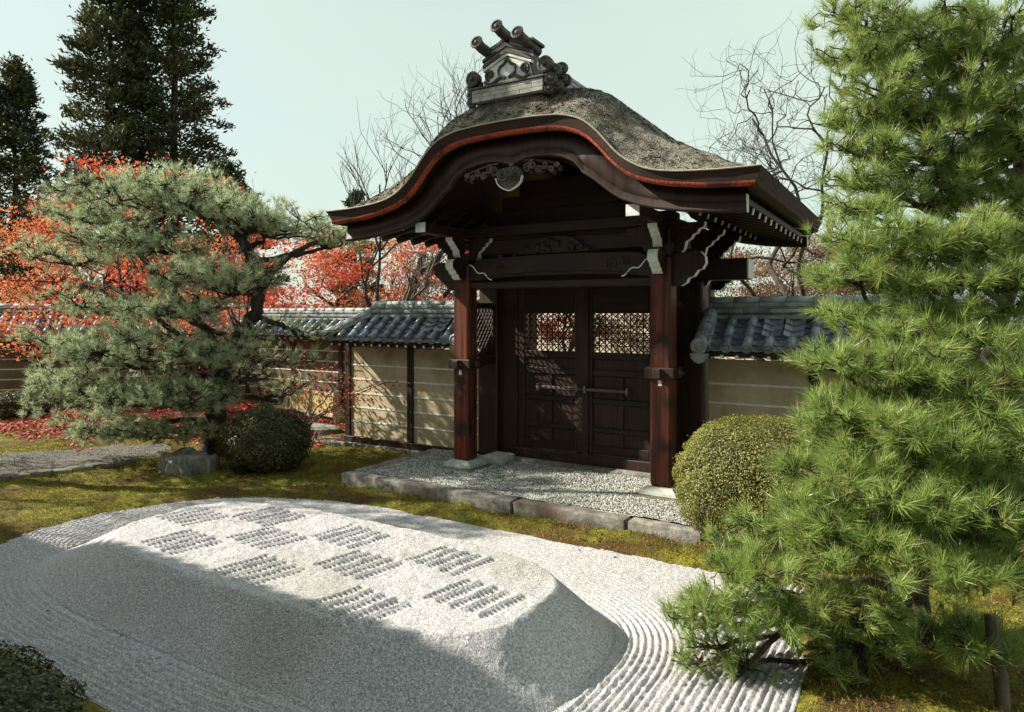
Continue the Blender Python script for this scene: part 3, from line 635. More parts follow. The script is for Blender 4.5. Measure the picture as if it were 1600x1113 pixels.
for sx in (-1, 1):
    MB().tube(spiral((sx*.085, 3.845), .075, 2.1, -1.172, sx, a0=3.14), .011, 5).build('scroll', M['orn'], pc)
    # cloud and leaf carving spreading from the pendant
    for i in range(6):
        r_ = .058-.006*i; cx_ = sx*(.215+.075*i); cz_ = 3.915-.010*i+(.018 if i % 2 else -.022)
        MB().tube(spiral((cx_, cz_), r_, 1.5, -1.125-.006*(i % 2), sx, a0=1.2*i), .014, 5).build('cloud_scroll', M['carved'], pc)
        MB().lathe([(.004, -.03), (.03, -.02), (.036, .0), (.02, .016), (.004, .02)], (cx_+sx*.03, -1.105, cz_-.035), (.3*sx, -1, -.4), 7).build('carved_leaf', M['wood'], pc)
    MB().tube([(sx*(.16+.42*t_), -1.118, 3.985-.03*t_-.05*t_*t_) for t_ in np.linspace(0, 1, 16)], .016, 5).build('carved_vine', M['wood'], pc)
rimp = [(a*1.02, b_*1.02+3.82) for a, b_ in pend[3:12]]
MB().tube([(a, -1.166, b_) for a, b_ in rimp], .007, 5).build('white_rim', M['white'], pc)
MB().lathe([(.004, -.01), (.034, -.006), (.034, .012), (.014, .03), (.003, .034)], (0, -1.10, 3.945), (0, -1, 0), 6).build('nail_cover', M['iron'], pc)
# frog-leg strut with carved panel above the beam
fl = [(-.62, 3.04), (-.50, 3.06), (-.38, 3.14), (-.25, 3.22), (-.12, 3.25), (.12, 3.25), (.25, 3.22), (.38, 3.14), (.50, 3.06), (.62, 3.04)]
fs_ = part(MB().prism(fl, lambda a, b_, t: (a, t, b_), -.04, .02), 'frog_leg_strut', M['woodx'])
for i in range(22):
    xx = rng.uniform(-.45, .45); zz = 3.07+rng.uniform(0, .14)*(1-abs(xx)/.6)
    MB().lathe([(.004, -.02), (.04, -.01), (.045, .006), (.02, .022), (.004, .026)], (xx, -.045, zz), (rng.uniform(-.4, .4), -1, rng.uniform(-.4, .4)), 7).build('carved_leaf', M['wood'], fs_)

# ridge: tile stack with the demon-tile ornament at the front
rd = part(MB().box(-.20, .20, -.70, 2.9, 4.80, 5.02), 'ridge_core', M['orn_grey'])
for k in range(4):
    part(MB().box(-.23+.012*k, .23-.012*k, -.72, 2.95, 5.022+k*.062, 5.074+k*.062, 0, .008), 'ridge_course', M['tile'], rd)
cap = None
for k in range(15):
    y = -.70+k*.25
    if cap is None:
        mb = MB(); mb.lathe([(.085, 0), (.092, .005), (.092, .05), (.084, .055), (.084, .24), (.07, .245)], (0, 0, 0), (0, 1, 0), 12)
        cap = part(mb, 'ridge_cap', M['tile'], rd, True); cap.location = (0, y, 5.285)
    else:
        c = cap.copy(); sc.collection.objects.link(c); c.location = (0, y, 5.285)
lob = None
for sx in (-1, 1):
    for k in range(12):
        y = -.55+k*.28
        if lob is None:
            lob = part(MB().lathe([(.075, 0), (.080, .01), (.080, .10), (.074, .11), (.060, .11), (.055, .10), (.02, .105)], (0, 0, 0), (1, 0, 0), 12), 'ridge_side_tile', M['tile'], rd, False); o = lob
        else:
            o = lob.copy(); sc.collection.objects.link(o)
        o.location = (sx*.19, y, 4.93); o.rotation_euler = (0, 0, 0 if sx > 0 else math.pi)
orn = thing('ridge_ornament', (0, -1.2, 4.6), 'dark demon-tile ridge-end ornament with white plaster on the gate roof', 'roof ornament') if False else gate
YO = -1.20
# raised saddle of bark with stepped layers under the ornament
for k in range(3):
    w = .60-.03*k; part(MB().box(-w, w, YF+.015+.035*k, -.2, 4.415+.032*k, 4.443+.032*k, 0, .006), 'saddle_layer', M['thatch'], roof)
sv = []; 
for y, l, hgt in ((YF+.10, .0, 0), (YF+.15, .3, 0), (-.75, .75, .10), (-.2, 1, .16), (2.2, 1, .16)):
    for s in np.linspace(-1, 1, 15): sv.append((s*.56, y, 4.495+(.235+hgt*.6)*(1-abs(s)**5)*min(1, (.10 if l == 0 else .80)+l)))
link('saddle', np_mesh('saddle', np.array(sv), grid_faces(5, 15), M['thatch'], True), roof)
# base course of grey slabs
bs = part(MB().box(-.462, .452, YO+.02, YO+.42, 4.70, 4.845), 'ornament_base', M['orn_grey'])
for row, cuts in enumerate(([-.47, -.16, .17, .46], [-.47, -.33, .0, .32, .46], [-.47, -.14, .15, .46])):
    z0 = 4.702+row*.0475
    for a, c in zip(cuts[:-1], cuts[1:]):
        MB().box(a+.002, c-.002, YO-.012, YO+.019, z0, z0+.0455, 0, .003).build('slab', M['orn_grey'], bs)
    MB().box(.4525, .466, YO-.01, YO+.40, z0, z0+.0455, 0, .003).build('slab', M['orn'], bs)
MB().box(-.49, .48, YO-.03, YO+.44, 4.846, 4.868, 0, .004).build('coping', M['orn'], bs)
# plaque: tapering gabled block
def plq(pr, y0, y1, name, mat, parent): return MB().prism(pr, lambda a, b_, t: (a, t, b_), y0, y1).build(name, mat, parent)
pq = part(MB().prism([(-.335, 4.868), (.335, 4.868), (.27, 5.20), (.255, 5.25), (0, 5.385), (-.255, 5.25), (-.27, 5.20)], lambda a, b_, t: (a, t, b_), YO+.03, YO+.24), 'ornament_plaque', M['orn'])
plq([(-.315, 4.875), (.315, 4.875), (.275, 5.06), (0, 5.15), (-.275, 5.06)], YO+.005, YO+.029, 'plaster_face', M['orn_pale'], pq)
for (z, th_, yy, mm) in ((5.065, .030, -.012, 'orn_pale'), (5.10, .040, -.024, 'orn'), (5.143, .020, -.005, 'orn_pale'), (5.166, .035, -.030, 'orn')):
    for sx in (-1, 1):
        w = .315 if z < 5.2 else .29
        plq([(0, z+.10), (0, z+.10+th_), (sx*w, z-.035+th_), (sx*w, z-.035)][::sx], YO+yy, YO+.04+(.001 if sx > 0 else 0), 'moulding', M[mm], pq)
for sx in (-1, 1): plq([(sx*.03, 5.295), (sx*.03, 5.355), (sx*.235, 5.255), (sx*.235, 5.195)][::sx], YO-.004, YO+.029, 'pale_panel', M['orn_pale'] if sx < 0 else M['orn_grey'], pq)
# ogee motif and volutes on the plaster
og = [(0, 5.135), (.02, 5.10), (.05, 5.07), (.095, 5.05), (.115, 5.01), (.105, 4.965), (.07, 4.93), (.03, 4.915)]
for sx in (-1, 1):
    MB().tube([(sx*a, YO-.004, b_) for a, b_ in og], .017, 6).build('ogee', M['orn'], pq)
    MB().tube(spiral((sx*.225, 4.985), .062, 1.35, YO-.006, sx, a0=-1.3), .018, 6).build('volute', M['orn'], pq)
    MB().tube([(sx*t_, YO-.004, 4.905+.03*math.sin(t_*22)) for t_ in np.linspace(.02, .30, 18)], .022, 6).build('wave', M['orn'], pq)
# three projecting round tiles with petalled ends
for (xx, zz, r) in ((0.0, 5.375, .060), (.262, 5.25, .060), (-.262, 5.25, .060)):
    pth = [(xx, YO+.24, zz-.02), (xx, YO+.15, zz-.012), (xx, YO+.03, zz), (xx, YO-.12, zz+.012), (xx, YO-.22, zz+.040)]
    tb = part(MB().tube(pth, [.055, .058, .060, .060, .060], 14), 'round_tile', M['orn'], gate, False)
    ax = V(0, -.10, .028); c = V(xx, YO-.22, zz+.040)
    MB().lathe([(.060, -.015), (r+.014, .0), (r+.014, .016), (r-.006, .024), (.044, .012), (.038, .020), (.026, .012), (.018, .024), (.004, .028)], c, ax, 32, 0, .05, 1).build('petalled_end', M['orn'], tb)
for sx in (-1, 1):
    MB().prism([(0.0, 5.40), (sx*.10, 5.33), (sx*.22, 5.29), (sx*.34, 5.30), (sx*.34, 5.27), (sx*.22, 5.25), (sx*.10, 5.29), (0.0, 5.36)][::sx], lambda a, b_, t: (a, t, b_), YO-.02, YO+.26).build('eave_tile', M['orn'], pq)
# side scrolls (fins) either side of the plaque
for sx in (-1, 1):
    fn = part(MB().lathe([(.004, -.07), (.085, -.06), (.092, .02), (.070, .03), (.055, .02), (.030, .022), (.022, .045), (.004, .05)], (sx*.475, YO+.02, 4.985), (0, -1, 0), 16), 'fin', M['orn'])
    for (dx_, dz_, r, dy_) in ((.075, -.055, .085, .10), (.045, -.16, .085, .05), (.10, -.22, .07, .12), (.03, -.27, .06, .04), (-.02, -.06, .075, .10), (.12, -.12, .06, .2), (.10, .0, .075, .22), (.09, -.10, .08, .32)):
        MB().lathe([(.004, -.06), (r*.8, -.04), (r, .0), (r*.75, .03), (r*.4, .02), (r*.25, .04), (.004, .045)], (sx*(.475+dx_), YO+dy_, 4.985+dz_), (sx*.6, -1, .1), 12).build('scroll', M['orn'], fn)
    for (yy, rr) in ((.50, .06), (.62, .055), (.74, .05)):
        MB().lathe([(rr, -.1), (rr, .1), (rr*.6, .11), (rr*.3, .10), (.01, .12)], (sx*.40, YO+yy, 4.86-(yy-.5)*.12), (sx, -.3, 0), 12).build('tile_end', M['tile'], fn)
# ------------------------------------------------------------------ tile-roofed plaster walls
def shared(cache, key, make):
    """first use builds the mesh, later uses share it"""
    if key not in cache: cache[key] = make()
    return cache[key]
MESH = {}
def mesh_of(mb, name, mat, smooth=False):
    me = bpy.data.meshes.new(name); me.from_pydata(mb.v, [], mb.f); me.materials.append(mat)
    if smooth: me.polygons.foreach_set('use_smooth', [True]*len(mb.f))
    me.update(); return me
def place(name, me, parent, loc, rot=(0, 0, 0), scale=None):
    o = bpy.data.objects.new(name, me); sc.collection.objects.link(o); o.parent = parent; o.location = loc; o.rotation_euler = rot
    if scale: o.scale = scale
    return o
def cover_mesh(L, r=.056, name='cover_tile'):
    def mk():
        return mesh_of(MB().lathe([(r*.86, 0), (r, .004), (r*.97, L*.9), (r*.80, L*.92), (r*.80, L)], (0, 0, 0), (0, 1, 0), 12), name, M['tile'], True)
    return shared(MESH, ('cover', round(L, 3), r), mk)
def pan_mesh(L, w):
    def mk():
        mb = MB(); n = 7; vs_ = []
        for y, dz in ((0, .010), (0, .026), (L, .012)):
            for i in range(n):
                s = -1+2*i/(n-1); vs_.append((s*w/2, y, dz-.030*(1-s*s)))
        fs = [(k*n+i, k*n+i+1, (k+1)*n+i+1, (k+1)*n+i) for k in range(2) for i in range(n-1)]
        return mesh_of(mb.add(vs_, fs), 'pan_tile', M['tile'])
    return shared(MESH, ('pan', round(L, 3), round(w, 3)), mk)
def end_mesh(r=.062):
    def mk():
        mb = MB().lathe([(r*.9, .02), (r, .016), (r, -.012), (r*.86, -.016), (r*.80, -.004), (r*.62, -.002), (r*.5, -.010), (r*.2, -.010), (.004, -.016)], (0, 0, 0), (0, 1, 0), 16)
        for k in range(8):
            a = k*math.pi/4; mb.lathe([(.006, 0), (.006, -.010), (.002, -.012)], (r*.70*math.cos(a), -.002, r*.70*math.sin(a)), (0, 1, 0), 5)
        return mesh_of(mb, 'round_tile_end', M['ridge_tile'])
    return shared(MESH, ('end', r), mk)
def plaster_wall(name, label, group, origin, rz, x0, x1, posts, lines, ze=1.86, zt=2.20, ye=.50, yt=.10, ztop=2.50, pitch=.235, hip=None, bare_cols=(), verge=None, zplast=1.70, zsill=.20, rear=True, rafters=True, detail=True, base_h=.10, pmt='plaster'):
    w = thing(name, (*origin[:2], origin[2]), label, 'wall', group, rz, worldspace=False)
    B = lambda mb, nm, mat, par=w: mb.build(nm, mat, par)
    xs = sorted(posts)
    # footing stones, sill, posts, plaster and white lines
    fx = x0
    while fx < x1-.05:
        e = min(fx+1.15, x1); B(MB().box(fx+.004, e-.004, -.17, .17, -.12, base_h, 0, .012), 'footing_stone', M['stone']); fx = e
    B(MB().box(x0, x1, -.115, .115, base_h+.001, zsill, 0, .006), 'sill', M['wood'])
    for p in xs: B(MB().box(p-.06, p+.06, -.10, .10, zsill+.001, zplast+.04, 0, .008), 'wall_post', M['wood'])
    edges = sorted(set([x0]+xs+[x1]))
    for a, c in zip(edges[:-1], edges[1:]):
        a_, c_ = a+(.061 if a in xs else 0), c-(.061 if c in xs else 0)
        if c_-a_ < .1: continue
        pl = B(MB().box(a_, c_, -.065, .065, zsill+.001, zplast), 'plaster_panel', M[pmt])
        for z in lines: MB().box(a_, c_, -.073, -.0652, z-.012, z+.012).build('white_line', M['white'], pl)
    B(MB().box(x0, x1, -.12, .12, zplast+.041, zplast+.13, 0, .006), 'wall_plate', M['wood'])
    rt = B(MB().add([(x0+.01, -ye+.03, ze-.075), (x1-.01, -ye+.03, ze-.075), (x1-.01, -yt, zt-.07), (x0+.01, -yt, zt-.07), (x0+.01, -ye+.03, ze-.045), (x1-.01, -ye+.03, ze-.045), (x1-.01, -yt, zt-.04), (x0+.01, -yt, zt-.04)],
                    [(3, 2, 1, 0), (4, 5, 6, 7), (0, 1, 5, 4), (1, 2, 6, 5), (2, 3, 7, 6), (3, 0, 4, 7)]), 'tile_roof', M['wood'])
    if rear:
        nse = MB(); nse.add([(x0, ye, ze-.03), (x1, ye, ze-.03), (x1, yt, zt-.03), (x0, yt, zt-.03), (x0, ye, ze), (x1, ye, ze), (x1, yt, zt), (x0, yt, zt)], [(0, 1, 2, 3), (7, 6, 5, 4), (4, 5, 1, 0), (5, 6, 2, 1), (6, 7, 3, 2), (7, 4, 0, 3)])
        k = x0+pitch/2
        while k < x1:
            nse.tube([(k, ye+.01, ze+.02), (k, yt, zt+.02)], .055, 6); k += pitch
        o = nse.build('rear_tiles', M['tile'], rt); o['kind'] = 'stuff'
    al = math.atan2(zt-ze, ye-yt); SL = math.hypot(zt-ze, ye-yt); ca_, sa_ = math.cos(al), math.sin(al)
    nrow = 3; Lc = SL/nrow; ncol = int((x1-x0)/pitch); off = (x1-x0-ncol*pitch)/2
    for c in range(ncol+1):
        xc = x0+off+c*pitch
        smax = 1.0
        if hip: smax = float(np.clip((xc-x0)/max(hip-x0, .01), 0, 1))
        if xc > x0+.04 and xc < x1-.04:
            for r in range(nrow):
                if r/nrow >= smax-.02: break
                if c in bare_cols and r >= 1: continue
                s0 = r*Lc; wob = rng.uniform(-.004, .004)
                place('cover_tile', cover_mesh(Lc), rt, (xc+wob, -ye+ca_*s0-sa_*.018, ze+sa_*s0+ca_*.018), (al, 0, rng.uniform(-.02, .02)))
            place('round_tile_end', end_mesh(), rt, (xc, -ye-.004, ze+.012), (al*.35, rng.uniform(-.3, .3), 0))
        xp = xc+pitch/2
        if xp > x1-.05: continue
        npan = 5; Lp = SL/npan
        for r in range(npan):
            if r/npan >= smax: break
            place('pan_tile', pan_mesh(Lp*1.12, pitch*.98), rt, (xp, -ye-.015+ca_*(r*Lp), ze-.018+sa_*(r*Lp)), (al-.06, 0, 0))
        if c in bare_cols:
            for r in range(2, npan):
                place('pan_tile', pan_mesh(Lp*1.3, pitch*.9), rt, (xc+.01, -ye-.015+ca_*(r*Lp), ze+.012+sa_*(r*Lp)), (al-.06, math.pi if False else 0, .04))
    if rafters:
        k = x0+.08
        while k < x1-.03:
            rf = B(MB().bar((k, -.12, zplast+.16), (k, -ye+.05, ze-.095), .04, .045), 'rafter', M['wood'])
            MB().bar((k, -ye+.052, ze-.0945), (k, -ye+.043, ze-.096), .034, .038).build('white_tip', M['white'], rf); k += .175
    # ridge: stacked courses and round caps
    rx0 = hip if hip else x0
    rg = B(MB().box(rx0+.01, x1-.01, -.085, .085, zt-.05, ztop-.10), 'ridge', M['ridge_tile'])
    zc = [zt+.0, zt+.075, zt+.15] if ztop-zt > .26 else [zt+.0, zt+.07]
    for i, z in enumerate(zc):
        a = rx0+(.12 if i % 2 else 0); a0 = rx0
        wv = .135-.018*i
        while a0 < x1-.02:
            a1 = min((a if a > a0 else a0)+.30, x1)
            MB().box(a0+.002, a1-.002, -wv, wv, z, z+.045, 0, .008).build('ridge_tile', M['ridge_tile'], rg); a0 = a1; a = a1
    a = rx0
    while a < x1-.05:
        L = min(.30, x1-a)
        place('ridge_cap', shared(MESH, ('rc', round(L, 3)), lambda: mesh_of(MB().lathe([(.056, 0), (.064, .004), (.064, L*.85), (.058, L*.87), (.058, L)], (0, 0, 0), (1, 0, 0), 12), 'ridge_cap', M['ridge_tile'], True)), rg, (a, 0, ztop-.09)); a += L
    if hip:
        p0, p1 = V(rx0+.05, -yt-.02, zt+.10), V(x0-.02, -ye-.02, ze+.06); n = 5
        for i in range(n):
            q0 = p0+(p1-p0)*i/n; q1 = p0+(p1-p0)*(i+1.05)/n
            MB().tube([q0+V(0, 0, .02), q1], [.060, .066], 10).build('hip_tile', M['ridge_tile'], rt)
            MB().bar(q0-V(0, 0, .045), q1-V(0, 0, .045), .17, .05).build('hip_course', M['ridge_tile'], rt)
        place('round_tile_end', end_mesh(.07), rt, tuple(p1+V(-.02, -.02, 0)), (.2, 0, -.6))
        ev = MB().add([(x0, -ye, ze), (rx0, -yt, zt), (rx0, yt, zt), (x0, ye, ze), (x0, -ye, ze-.04), (x0, ye, ze-.04)], [(0, 1, 2, 3), (4, 0, 3, 5)]).build('hip_end', M['tile'], rt)
    if verge:
        # large rounded verge row next to the gate, curling up at its foot
        vx = x0+.03 if verge < 0 else x1-.03
        path = [V(vx, -ye+ca_*SL*t_-sa_*(.05+.03*(1-t_)**2), ze+sa_*SL*t_+ca_*(.05+.03*(1-t_)**2)) for t_ in np.linspace(-.12, 1.12, 6)]
        for i in range(5):
            MB().tube([path[i], path[i]*.5+path[i+1]*.5, path[i+1]+(path[i+1]-path[i])*.06], [.088, .088, .080], 12).build('verge_tile', M['ridge_tile'], rt)
        f0 = path[0]
        MB().lathe([(.088, .02), (.095, .0), (.095, -.03), (.07, -.04), (.05, -.03), (.02, -.04)], f0+V(0, -.01, 0), (0, 1, .1), 16).build('verge_end', M['ridge_tile'], rt)
        MB().prism([(-.10, 0), (.10, 0), (.09, -.05), (.05, -.10), (0, -.12), (-.05, -.10), (-.09, -.05)], lambda a, b_, t: (f0[0]+a, t, f0[2]-.085+b_), f0[1]-.035, f0[1]+.06).build('verge_drop', M['ridge_tile'], rt)
    return w
LN = (1.405, 1.168, .93, .693, .456)
plaster_wall('wing_wall', 'tan plaster wing wall with white lines left of the gate, hipped tile roof', None, (0, DY, 0), 0, -4.46, -1.72, (-4.38, -3.02), LN, hip=-3.85, bare_cols=(8, 9), verge=1)
plaster_wall('wing_wall', 'tan plaster wing wall right of the gate, behind the big round shrub', None, (0, DY, 0), 0, 1.72, 4.46, (2.93, 4.38), LN, bare_cols=(3, 4), verge=-1)
LN2 = (1.36, 1.13, .90, .67, .44)
# farther and lower garden wall to the left, seen past the pine, and its bent continuation
plaster_wall('garden_wall', 'lower tiled garden wall running behind the yellow board fence', None, (0, 3.2, .08), 0, -11.3, -4.3, (-10.0, -8.4, -6.9, -5.4), LN2, ze=1.74, zt=2.04, ztop=2.34, ye=.5, rear=False, pmt='plaster_shade')
pA = atd(470, 490, 17.4); pB = atd(-260, 490, 14.6)
ln_ = float(np.hypot(*(pB-pA)[:2])); ang = math.atan2((pA-pB)[1], (pA-pB)[0])
plaster_wall('garden_wall', 'shaded brown tiled wall at the far left edge behind the pine', None, (pB[0], pB[1], .10), ang, 0, ln_*.86, tuple(np.arange(.4, ln_*.84, 1.7)), LN2, ze=1.72, zt=2.12, ztop=2.42, ye=.62, rear=False, pmt='plaster_shade')
plaster_wall('garden_wall', 'tiled garden wall at the right edge glimpsed through the big pine', None, (0, 1.3, 0), 0, 4.6, 12.0, (6.0, 7.6, 9.2, 10.8), LN2, ze=1.74, zt=2.04, ztop=2.34, rear=False)

bw = MB().box(-16, 16, 19.9, 20.1, -.1, 2.45).build('far_court_wall', M['cream'], None)
tag(bw, 'pale cream court wall seen far off through the door lattice', 'wall', None, 'thing')
# low yellow board fence
fa, fb = onz(452, 646, 0.05), onz(549, 662, 0.05)
fa = V(-7.9, 2.55, 0); fb = V(-6.05, 2.15, 0)
fo = thing('board_fence', ((fa+fb)/2), 'low fence of yellow boards in a pale frame beside the wing wall', 'fence', None, math.atan2(*(fb-fa)[1::-1]), worldspace=False)
hl = np.linalg.norm(fb-fa)/2
for z0, z1 in ((.18, .24), (.60, .66)): MB().box(-hl, hl, -.03, .03, z0, z1, 0, .005).build('rail', M['pale_wood'], fo)
for x in (-hl, -hl*.05, hl): MB().box(x-.05, x+.05, -.05, .05, -.05, .72, 0, .006).build('fence_post', M['pale_wood'], fo)
nb = 10
for i in range(nb):
    a = -hl+.055+(2*hl-.11)*i/nb; c = -hl+.055+(2*hl-.11)*(i+1)/nb
    MB().box(a+.003, c-.003, -.012+.003*(i % 2), .012, .241, .599).build('board', M['yellow_board'], fo)

# hall whose veranda the view is taken from: its eave shades the near gravel
hall = thing('temple_hall', (0, -11, 0), 'timber hall with open veranda and deep tiled eave facing the gate', 'building')
for i in range(9): MB().box(-12+i*2.2, -12+i*2.2+2.19, -9.6, -7.05, .62, .70).build('veranda_board', M['pale_wood'], hall)
for i in range(6): MB().box(-11.6+i*3.6, -11.4+i*3.6, -9.7, -9.5, 0, 5.0, 0, .02).build('pillar', M['wood'], hall)
MB().box(-12, 7.4, -12.6, -12.4, 0, 4.6).build('rear_wall', M['plaster'], hall)
EY, EZ = -7.20, 4.90
MB().add([(-12.6, EY, EZ), (8, EY, EZ), (8, -10.6, 6.5), (-12.6, -10.6, 6.5), (-12.6, EY, EZ-.16), (8, EY, EZ-.16), (8, -10.6, 6.3), (-12.6, -10.6, 6.3)], [(0, 1, 2, 3), (7, 6, 5, 4), (4, 5, 1, 0), (5, 6, 2, 1), (6, 7, 3, 2), (7, 4, 0, 3)]).build('front_roof', M['roof_far'], hall)
for i in range(80):
    MB().lathe([(.095, 0), (.095, -.10), (.07, -.11), (.02, -.105)], (-12.5+i*.255, EY+.02, EZ-.055), (0, -1, .0), 12).build('round_eave_tile', M['roof_far'], hall)
MB().add([(-12.6, -10.61, 6.5), (8, -10.61, 6.5), (8, -13.3, 4.5), (-12.6, -13.3, 4.5)], [(0, 1, 2, 3)]).build('back_roof', M['roof_far'], hall)
# ------------------------------------------------------------------ plant helpers
def needles(P, D, N, L, w, amin, amax, rg, spread=.45, grav=0.0):
    n = len(P); P = np.repeat(P, N, 0); D = np.repeat(unit(D), N, 0); m = n*N
    r = unit(rg.normal(size=(m, 3))); a = unit(np.cross(D, r)); ang = rg.uniform(amin, amax, (m, 1)); tl = np.repeat(rg.uniform(.55, 1.12, (n, 1)), N, 0)
    dr = D*np.cos(ang)+a*np.sin(ang); ln = L*tl*rg.uniform(.65, 1.1, (m, 1))
    b = P-D*(rg.uniform(0, 1, (m, 1))*L*spread); tip = b+dr*ln; tip[:, 2] -= grav*ln[:, 0]
    sd = unit(np.cross(dr, rg.normal(size=(m, 3))))*w/2
    return np.stack([b-sd, b+sd, tip], 1).reshape(-1, 3), np.arange(3*m).reshape(-1, 3)
def leaves(P, L, w, rg, up=.35, Nrm=None):
    """one bent diamond leaf (2 triangles sharing the midrib) at every point"""
    n = len(P); d = unit(rg.normal(size=(n, 3))); nr = rg.normal(size=(n, 3)); nr[:, 2] += up*2
    if Nrm is not None: nr = nr*.55+Nrm*1.2
    nr = unit(nr); d = unit(d-nr*(d*nr).sum(1, keepdims=True)); s = np.cross(nr, d); sz = rg.uniform(.6, 1.25, (n, 1))
    L = L*sz; w = w*sz
    v = np.stack([P-d*L/2, P+s*w/2+nr*w*.18, P+d*L/2, P-s*w/2+nr*w*.18], 1).reshape(-1, 3)
    i = np.arange(n)*4; f = np.stack([np.stack([i, i+1, i+2], -1), np.stack([i, i+2, i+3], -1)], 1).reshape(-1, 3)
    return v, f
def bez(p0, p1, p2, K): 
    t = np.linspace(0, 1, K)[:, None]; return (1-t)**2*p0+2*t*(1-t)*p1+t*t*p2
def wig(path, amp, rg):
    K = len(path); n = rg.normal(0, amp, (K, 3)); n[0] = 0; n[-1] *= .3
    return path+n
def twigs(A, B, r, rg, sag=.0, K=4):
    n = len(A); t = np.linspace(0, 1, K)[None, :, None]; P = A[:, None]*(1-t)+B[:, None]*t
    j = rg.normal(0, .08, (n, K, 3))*np.linalg.norm(B-A, axis=1)[:, None, None]; j[:, 0] = 0; j[:, -1] = 0
    P = P+j; P[:, :, 2] -= (sag*np.sin(np.pi*t))[..., 0]
    return tubes(P, np.broadcast_to(r*np.linspace(1, .45, K), (n, K)), 3)
def pine(name, label, base, trunk, pads, limbs_from, rg, needle, nmat, trunk_r, dens, bark='bark', bare_limbs=()):
    """trunk: polyline; pads: (centre, rx, rz, share); each pad is a flat cloud of twigs and needle tufts on its own limb"""
    t = thing(name, base, label, 'tree')
    tr = NP(); K = len(trunk); tp = np.array(trunk)
    fine = np.array([np.interp(np.linspace(0, K-1, K*5), np.arange(K), tp[:, i]) for i in range(3)]).T
    for _ in range(2): fine[1:-1] = (fine[:-2]+2*fine[1:-1]+fine[2:])/4
    rad = trunk_r*np.linspace(1.0, .30, len(fine))**1.1*(1+.10*rg.normal(size=len(fine))); rad[:3] *= np.array([1.45, 1.25, 1.1])
    v, f = tubes((fine+rg.normal(0, trunk_r*.08, fine.shape))[None], rad[None], 10); tr.add(v, f); tr.build('trunk', M[bark], t, True)
    br = NP(); cr = NP(); N, L, w, amin, amax = needle
    for pth, r0 in bare_limbs:
        pth = np.array(pth); f2 = np.array([np.interp(np.linspace(0, len(pth)-1, 14), np.arange(len(pth)), pth[:, i]) for i in range(3)]).T
        v, f = tubes(wig(f2, .012, rg)[None], (r0*np.linspace(1, .45, 14))[None], 7); br.add(v, f)
    for (c, rx, rz, share) in pads:
        c = np.array(c, float)
        d = np.linalg.norm(fine-(c+V(0, 0, -.25)), axis=1); i0 = int(np.argmin(d[int(len(fine)*.12):]))+int(len(fine)*.12); p0 = fine[i0]
        root = c+V(0, 0, -rz*.55)+ (unit(p0-c)*rx*.35)*V(1, 1, .3)
        mid = (p0+root)/2+V(rg.normal(0, .12), rg.normal(0, .12), rg.uniform(-.05, .16))*min(1, np.linalg.norm(root-p0))
        lim = wig(bez(p0, mid, root, 10), .018, rg); lr = trunk_r*.30*np.linspace(1, .55, 10)
        v, f = tubes(lim[None], lr[None], 6); br.add(v, f)
        # branchlets fanning through the pad
        nb = 9; subs = []
        for k in range(nb):
            a = 6.28*(k+rg.uniform(-.3, .3))/nb; e = c+V(math.cos(a)*rx*.8, math.sin(a)*rx*.8, rg.uniform(-.35, .25)*rz)
            subs.append(wig(bez(root, (root+e)/2+V(0, 0, rg.uniform(-.25, .1)*rz), e, 9), rx*.035, rg))
        subs = np.array(subs); v, f = tubes(subs, np.broadcast_to(trunk_r*.13*np.linspace(1, .35, 9), (nb, 9)), 4); br.add(v, f)
        n = int(dens*share*rx*rx)
        ends = np.concatenate([subs[:, -1], subs[:, 5], c[None]+V(0, 0, rz*.35)]); ends = ends+rg.normal(0, 1, ends.shape)*V(rx, rx, rz)*.12
        br_ = rg.uniform(.24, .46, len(ends)); wt = br_**2; kk = rg.choice(len(ends), n, p=wt/wt.sum())
        q = unit(rg.normal(size=(n, 3)))*rg.uniform(.15, 1, (n, 1))**.5; q[:, 2] = np.where(q[:, 2] < 0, q[:, 2]*.6, q[:, 2])
        T = ends[kk]+q*V(rx, rx, rz*1.5)*br_[kk][:, None]
        Dt = unit(q*V(1, 1, .8)*.7+unit(T-c)*.3+V(0, 0, .62)+rg.normal(0, .30, (n, 3)))
        sp = subs[:, 2:].reshape(-1, 3); near_i = np.argmin(((T[:, None]-sp[None])**2).sum(2), 1); A = sp[near_i]
        v, f = twigs(A, T, max(.0055, trunk_r*.045), rg, .01); br.add(v, f)
        v, f = needles(T, Dt, N, L, w, amin, amax, rg, .5, .06); cr.add(v, f)
    br.build('branches', M[bark], t); o = cr.build('needles', M[nmat], t); o['kind'] = 'stuff'
    return t
def px_pad(x, y, rx, ry, d, share=1.0): return (atd(x, y, d), rx*1.12*d/FPX, ry*1.12*d/FPX, share)

